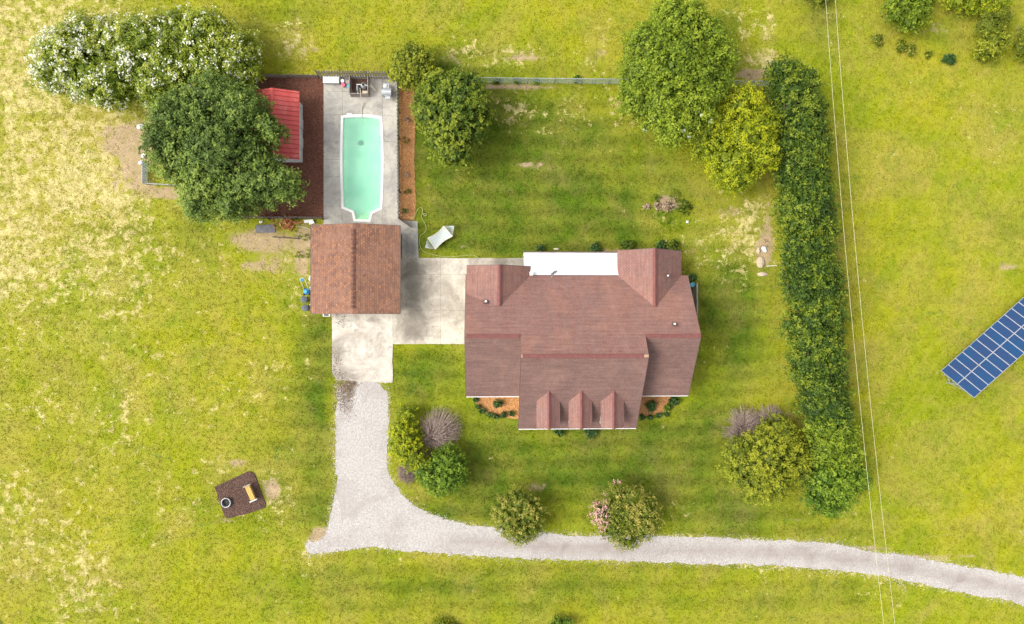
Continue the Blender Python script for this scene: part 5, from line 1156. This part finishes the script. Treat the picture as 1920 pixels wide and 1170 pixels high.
# ---------------------------------------------------------------- overhead lines with their poles outside the picture
M_CABLE = mnoise('bare_aluminium_cable', (0.50, 0.50, 0.30), (0.43, 0.44, 0.26), 2, 0.5)
ZP = 9.6
def wire(pa, pb, label):
    a = P(*pa, ZP); b_ = P(*pb, ZP); d = (b_ - a) / (a.y - b_.y); y0, y1 = 36.0, -35.0; pts = []
    for i in range(33):
        y = y0 + (y1 - y0) * i / 32; t = i / 32; pts.append(Vector((a.x + (a.y - y) * d.x, y, ZP + 0.35 - 0.95 * 4 * t * (1 - t) * 1.0)))
    m = MB(); m.tube(pts, 0.016, 6); tag(m.build('power_line', M_CABLE), label, 'cable', 'overhead lines beside the hedge'); return pts
w1 = wire((1548, 0), (1657, 1170), 'pale overhead wire nearer the hedge'); w2 = wire((1566, 0), (1678, 1170), 'pale overhead wire farther from the hedge')
for i, lb_ in ((0, 'wooden utility pole beyond the upper edge'), (-1, 'wooden utility pole beyond the lower edge')):
    c = (w1[i] + w2[i]) / 2; t = thing('utility_pole', (c.x, c.y, 0), lb_, 'utility pole'); m = MB(); m.tube([(c.x, c.y, 0), (c.x, c.y, ZP + 1)], [0.17, 0.11], 12); m.build('pole', M_WOODD, t); m = MB(); m.box((c.x, c.y, ZP + .25), (2.0, .1, .12)); m.build('crossarm', M_WOOD, t)
    for q in (w1[i], w2[i]): m = MB(); m.lathe((q.x, q.y, ZP + .3), [(.05, 0), (.06, .06), (.03, .1)], 8); m.build('insulator', M_WHITE, t)

# ---------------------------------------------------------------- trees
t, C, N = tree('flowering_tree', 'wide white blossomed tree filling the upper left corner of the yard', 'tree', [(128, 108, 52), (165, 85, 55), (175, 140, 56), (215, 165, 42), (230, 95, 58), (265, 130, 55), (105, 140, 32), (275, 80, 48)], 3.0, 2.6, L_WCR, multi=3, bark=M_BARKL, leaf=0.24, dens=9, k=9, spread=0.2, aspect=.4)
q = (C[:, 2] > 2.4); px = NX + C[:, 0] * FPX / (H - C[:, 2]); wgt = rng.random(len(C)) < np.clip(1.1 - (px - 60) / 260, 0.35, 1)
blossoms(C, N, 560, L_WHITE, t, 0.24, 7, 0.15, q & wgt)
t, C, N = tree('flowering_tree', 'darker white flecked tree between the widest blossomed tree and the shed', 'tree', [(335, 75, 52), (330, 135, 52), (390, 70, 50), (395, 125, 58), (440, 100, 48), (445, 140, 40), (300, 165, 38)], 3.1, 2.6, L_WCR, multi=3, bark=M_BARKL, leaf=0.24, dens=9, k=9, spread=0.2, aspect=.4)
blossoms(C, N, 260, L_WHITE, t, 0.22, 7, 0.14, C[:, 2] > 2.6)
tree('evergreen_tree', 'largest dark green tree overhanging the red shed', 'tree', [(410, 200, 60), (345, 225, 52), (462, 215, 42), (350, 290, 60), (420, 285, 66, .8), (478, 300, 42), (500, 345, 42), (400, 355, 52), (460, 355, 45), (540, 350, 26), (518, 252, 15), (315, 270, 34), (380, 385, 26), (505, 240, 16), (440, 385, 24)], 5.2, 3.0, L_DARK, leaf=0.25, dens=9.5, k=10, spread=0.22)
tree('shrub_tree', 'small round yellow green tree at the fence corner above the pine straw', 'tree', [(768, 122, 32), (782, 138, 26), (758, 140, 22), (775, 108, 22), (795, 120, 20)], 2.2, 1.9, L_OLIVE, leaf=0.26, dens=10, k=8)
tree('broadleaf_tree', 'dark leafy tree standing right of the orange pine straw strip', 'tree', [(830, 178, 38), (868, 182, 42), (822, 215, 38), (865, 225, 48, .6), (845, 262, 42), (858, 290, 22), (890, 205, 30), (800, 200, 22)], 3.4, 2.7, L_EVER, leaf=0.3, dens=8, k=9, spread=.2)
t, C, N = tree('magnolia_tree', 'biggest mid green tree at the upper right with a few white blooms', 'tree', [(1268, 52, 52), (1222, 100, 52), (1310, 95, 55), (1262, 125, 62, .8), (1208, 155, 42), (1305, 150, 58), (1240, 190, 52), (1290, 205, 45), (1258, 238, 34), (1345, 120, 28), (1190, 188, 26)], 5.6, 3.4, L_MAG, leaf=0.27, dens=9, k=10, spread=.24)
blossoms(C, N, 9, L_WHITE, t, 0.3, 9, 0.08, (C[:, 1] < P(0, 215, 5).y) & (C[:, 2] > 4.5))
tree('yellow_tree', 'bright yellow green tree between the magnolia and the hedge', 'tree', [(1385, 205, 42), (1425, 235, 30), (1350, 240, 42), (1400, 260, 46, .5), (1330, 275, 34), (1375, 305, 48), (1420, 290, 34), (1375, 338, 24), (1310, 260, 18)], 4.0, 2.6, L_YEL, leaf=0.24, dens=10, k=9, spread=.2, aspect=.45)
hl = []
for (x, y, r) in [(1480, 140, 34), (1483, 168, 42), (1494, 205, 48), (1490, 240, 50), (1502, 275, 50), (1497, 312, 50), (1508, 350, 50), (1506, 388, 52), (1516, 425, 50), (1512, 462, 52), (1522, 500, 52), (1519, 538, 54), (1528, 575, 52), (1524, 612, 54), (1534, 650, 52), (1531, 688, 52), (1540, 722, 52), (1545, 758, 50)]:
    hl += [(x - 19 + random.uniform(-4, 4), y + random.uniform(-6, 6), r * random.uniform(.5, .68)), (x + 20 + random.uniform(-5, 4), y + 10 + random.uniform(-6, 6), r * random.uniform(.5, .7)), (x + random.uniform(-10, 10), y + random.uniform(-8, 8), r * random.uniform(.35, .5), random.uniform(.4, 1.2))]
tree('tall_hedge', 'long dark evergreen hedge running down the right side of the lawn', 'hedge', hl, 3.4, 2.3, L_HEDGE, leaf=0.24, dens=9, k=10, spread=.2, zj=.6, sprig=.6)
tree('evergreen_tree', 'light green rounded tree at the lower end of the hedge', 'tree', [(1545, 800, 34), (1570, 815, 32), (1555, 845, 40), (1585, 850, 28), (1535, 835, 26)], 3.2, 2.3, L_MAG, leaf=0.24, dens=10, k=9)
tree('evergreen_tree', 'lowest tree of the hedge row with pale leaf tips and dark edge', 'tree', [(1550, 895, 42), (1585, 890, 32), (1540, 925, 32), (1570, 925, 30), (1605, 900, 16), (1552, 945, 16)], 2.9, 2.2, L_FRESH, leaf=0.26, dens=10, k=9)
tree('round_tree', 'large round olive tree left of the lower hedge end', 'tree', [(1438, 855, 56, .5), (1400, 870, 40), (1472, 850, 40), (1445, 900, 40), (1410, 905, 30), (1455, 812, 32), (1485, 880, 28), (1385, 845, 22)], 2.9, 2.3, L_OLIVE, leaf=0.22, dens=12, k=9, spread=.17)
tree('leafy_shrub', 'elongated yellow green shrub beside the gravel bend', 'shrub', [(765, 778, 18), (752, 805, 20), (768, 815, 22), (758, 840, 22), (775, 855, 24), (790, 872, 18), (745, 835, 14)], 1.6, 1.4, L_YEL, leaf=0.2, dens=13, k=8, spread=.14)
tree('round_tree', 'fresh green round tree below the bare grey bush near the drive', 'tree', [(838, 870, 32), (815, 890, 28), (845, 892, 28), (825, 908, 20), (855, 872, 18), (800, 885, 16)], 2.1, 1.7, L_FRESH, leaf=0.22, dens=12, k=9, spread=.15)
t, C, N = tree('crape_myrtle', 'round speckled green tree at the drive edge without pink blooms', 'tree', [(970, 965, 38), (950, 955, 26), (992, 960, 28), (975, 992, 26), (955, 980, 24), (995, 985, 22), (970, 940, 24)], 2.3, 1.7, L_CRAPE, multi=3, bark=M_BARKL, leaf=0.21, dens=13, k=8, spread=.14, aspect=.4)
t, C, N = tree('crape_myrtle', 'green tree at the drive edge with pink blossoms on its left side', 'tree', [(1172, 968, 40), (1150, 955, 28), (1200, 958, 32), (1175, 1000, 28), (1205, 985, 28), (1148, 985, 24), (1128, 962, 18), (1158, 930, 16), (1185, 935, 22), (1217, 975, 20), (1155, 912, 8)], 2.3, 1.7, L_CRAPE, multi=3, bark=M_BARKL, leaf=0.21, dens=13, k=8, spread=.15, aspect=.4)
blossoms(C, N, 75, L_PINK, t, 0.18, 8, 0.13, (C[:, 0] < P(1140, 960, 2.3).x) | (C[:, 1] > P(0, 918, 2.3).y))
# upper right corner
tree('leafy_shrub', 'pale leaved bush cut by the upper right edge of the picture', 'shrub', [(1690, 10, 32), (1715, 20, 28), (1680, 25, 24), (1725, 0, 26), (1705, 38, 20), (1700, -15, 34)], 1.6, 1.4, L_MAG, leaf=0.24, dens=11, k=8)
tree('leafy_shrub', 'yellow green bush row along the upper right edge', 'shrub', [(1790, -5, 24), (1820, 2, 26), (1850, 12, 26), (1835, -18, 30), (1872, 5, 20)], 1.6, 1.4, L_YEL, leaf=0.22, dens=10, k=8)
tree('leafy_shrub', 'upright olive bush below the yellow row in the upper right', 'shrub', [(1855, 50, 24), (1862, 75, 26), (1850, 92, 22), (1872, 35, 18)], 1.8, 1.6, L_OLIVE, leaf=0.22, dens=11, k=8)
tree('leafy_shrub', 'green bush at the right picture edge near the top', 'shrub', [(1918, 88, 20), (1930, 65, 24), (1925, 105, 14)], 1.2, 1.0, L_OLIVE, leaf=0.2, dens=11, k=8)
tree('leafy_shrub', 'low bush at the top edge beneath the overhead wires', 'shrub', [(1530, -4, 14), (1545, -8, 14), (1520, -12, 14)], .9, .8, L_OLIVE, leaf=0.2, dens=11, k=8)
tree('leafy_shrub', 'small green bush cut by the bottom edge of the picture', 'shrub', [(1048, 1166, 12), (1065, 1170, 10), (1040, 1176, 12)], .6, .5, L_FRESH, leaf=0.18, dens=13, k=8, trunk=False)
tree('leafy_shrub', 'low olive bush at the bottom edge left of the other bush', 'shrub', [(828, 1172, 14), (850, 1176, 12)], .6, .5, L_OLIVE, leaf=0.18, dens=13, k=8, trunk=False)
def bush(px, py, r, label, mat, h_=0.7, name='shrub', **kw):
    s = mpp(); d_ = dict(leaf=0.15, dens=22, k=6, spread=.08, core=14, sprig=.10); d_.update(kw); n = max(2, int(r / 4))
    lb = [(px, py, r * 0.75, 0.0)] + [(px + r * .45 * math.cos(i * 2.4 + px), py + r * .45 * math.sin(i * 2.4 + px), r * .5, random.uniform(-.08, .08)) for i in range(n)]
    return tree(name, label, 'shrub', lb, h_ * .5, h_ * .55, mat, trunk=False, **d_)
for a_ in [(1645, 75, 13, 'leftmost grey green bush of the small row in the upper right', L_CRAPE, .8), (1690, 86, 13, 'second bush from the left in the small upper right row', L_OLIVE, .8), (1708, 95, 12, 'bush touching the second one in the small upper right row', L_CRAPE, .7),
           (1740, 103, 9, 'smallest pale bush in the middle of the upper right row', L_OLIVE, .6), (1779, 111, 14, 'darkest bush at the right of the small upper right row', L_SHRUB, .9), (1840, 108, 10, 'little bush just below the upright olive bush', L_OLIVE, .6)]:
    bush(*a_[:5], h_=a_[5])
# bed shrubs in front of the house
BL = 'edging shrubs round the left front bed'
for (x, y, r, lb_) in [(891, 750, 6, 'first edging shrub at the left corner of the left front bed'), (896, 763, 5.5, 'second edging shrub down the left side of the left front bed'), (905, 770, 6.5, 'edging shrub at the lower left bend of the left front bed'), (917, 777, 6, 'edging shrub on the bottom row left of centre'),
                    (930, 780, 6, 'edging shrub on the bottom row below the round shrub'), (945, 778, 6, 'edging shrub on the bottom row right of the round shrub'), (959, 776, 7, 'largest edging shrub nearest the front roof on the left')]:
    bush(x, y, r, lb_, L_SHRUB, .6, group=BL)
bush(933.5, 757.5, 10, 'clipped round shrub in the middle of the left front bed', L_SHRUB, 1.0); bush(1222, 761, 12, 'clipped round shrub in the right front bed', L_SHRUB, 1.0)
bush(1263, 752, 12, 'loose leafy shrub at the right end of the right front bed', L_SHRUB, .9); bush(1253, 765, 9, 'pale leaved shrub in the right front bed', L_FRESH, .7)
BR = 'edging plants round the right front bed'
for (x, y, r, lb_) in [(1204, 782, 6, 'edging plant next to the front roof in the right bed'), (1219, 782, 6, 'second edging plant from the front roof in the right bed'), (1235, 780, 6, 'third edging plant from the front roof in the right bed'), (1249, 776, 6, 'outer edging plant below the pale leaved shrub')]:
    bush(x, y, r, lb_, L_SHRUB, .5, group=BR)
bush(1048, 809, 12, 'dark shrub below the gap between first and second dormer', L_SHRUB, 1.0); bush(1107, 811, 13, 'dark shrub below the gap between second and third dormer', L_SHRUB, 1.0)
bush(1011, 466, 10, 'dark shrub at the left end of the white porch roof', L_SHRUB, .9); bush(1117, 466, 12, 'dark shrub behind the right part of the white porch roof', L_SHRUB, .9)
bush(1176, 460, 14, 'leafy green shrub left of the rear right gable', L_EVER, 1.1); bush(1238, 462, 12, 'dark shrub against the rear right gable', L_SHRUB, 1.2); bush(1260, 460, 15, 'light leafy shrub at the corner of the rear right gable', L_EVER, 1.1); bush(1297, 522, 10, 'small dark shrub by the side landing', L_SHRUB, .9)
bush(925, 141, 7, 'small green sapling on the back fence line, first from left', L_FRESH, .9) if False else None
FW = 'weeds along the wire fence'
for (x, y, r, lb_) in [(930, 152, 7, 'bright weed clump leftmost on the wire fence'), (967, 151, 7, 'bright weed clump second on the wire fence'), (1005, 152, 6, 'small bright weed clump third on the wire fence'), (1080, 148, 9, 'larger weed clump on the wire fence near the big tree')]:
    bush(x, y, r, lb_, L_FRESH, .6, name='weed_clump', group=FW)
# plants in the pine straw
for (x, y, r, lb_, mt) in [(764, 226, 6, 'sparse brown plant highest in the pine straw strip', L_DRYW), (762, 262, 6, 'green rose plant second in the pine straw strip', L_EVER), (762, 327, 5, 'tiny brown plant midway down the pine straw strip', L_DRYW), (764, 359, 6, 'green plant low in the pine straw strip', L_EVER), (758, 396, 4, 'smallest green plant at the foot of the pine straw strip', L_SHRUB)]:
    bush(x, y, r, lb_, mt, .5, name='bedding_plant', dens=9, k=5, core=0)
# old garden patch in the back lawn
bush(1232, 372, 12, 'green weeds at the upper left of the garden patch', L_FRESH, .35, name='weed_clump', dens=9, core=0); bush(1265, 367, 15, 'green weeds at the top of the garden patch', L_EVER, .4, name='weed_clump', dens=9, core=0); bush(1282, 388, 18, 'widest weeds at the right of the garden patch', L_EVER, .45, name='weed_clump', dens=9, core=2); bush(1245, 404, 18, 'weeds along the lower edge of the garden patch', L_FRESH, .35, name='weed_clump', dens=8, core=0)
bush(1252, 386, 12, 'dry straw coloured mound in the garden patch', L_DRYW, .6, name='dry_mound'); bush(1233, 386, 9, 'smaller dry mound left in the garden patch', L_DRYW, .4, name='dry_mound'); bush(1213, 386, 7, 'smallest greyish dry mound of the garden patch', L_DRYW, .3, name='dry_mound')
bush(1432, 455, 10, 'dark ash coloured burnt tuft above the white scrap', L_DRYW, .2, name='dry_mound', dens=6, core=0)
for (x, y, r, lb_) in [(560, 479, 8, 'green weed clump left of the upper garage wall'), (580, 475, 9, 'taller green weeds against the garage wall'), (557, 440, 8, 'green weeds by the timber edging'), (575, 446, 8, 'green weeds under the garage roof corner')]:
    bush(x, y, r, lb_, L_MAG, .35, name='weed_clump', dens=8, core=0)

# ---------------------------------------------------------------- bare bushes
def bare_bush(label, px, py, rpx, h_, n=420, mat=None, lean=(0, 0), name='bare_bush'):
    base = P(px, py, 0); R0 = rpx * mpp(h_ * .6); top = P(px, py, h_ * .5); t = thing(name, (top.x, top.y, 0), label, 'shrub')
    c0 = Vector((top.x + lean[0], top.y + lean[1], 0)); m = MB()
    for i in range(n):
        d = sph(1, 0.05)[0]; rr = R0 * random.uniform(.75, 1.05); e = Vector((top.x + d[0] * rr, top.y + d[1] * rr, max(.15, d[2] * h_ * random.uniform(.8, 1.05))))
        b0 = c0 + Vector((random.uniform(-.15, .15), random.uniform(-.15, .15), .05)); m1 = b0.lerp(e, .45) + Vector((random.uniform(-.1, .1), random.uniform(-.1, .1), .2 * h_))
        m.tube([b0, m1, e], [.045, .024, .008], 3, False)
        for _ in range(3):
            s = m1.lerp(e, random.uniform(.1, .95)); q = s + Vector((random.gauss(0, .22), random.gauss(0, .22), random.gauss(.08, .12))); m.tube([s, q], [.013, .006], 3, False)
    m.build('twigs', mat or M_TWIG, t); return t
bare_bush('bare grey twiggy bush between the yellow shrub and the fresh green tree', 826, 806, 46, 2.2, 460, lean=(-.9, -.9))
bare_bush('bare lilac grey bush on the upper left of the round olive tree', 1398, 805, 46, 2.2, 430); bare_bush('bare lilac grey bush on the top of the round olive tree', 1445, 793, 38, 2.0, 260)
bare_bush('low pale twiggy bush at the inside of the gravel bend', 762, 888, 22, .8, 220); bare_bush('small bare stems at the foot of the bare grey bush', 795, 858, 18, .9, 160)
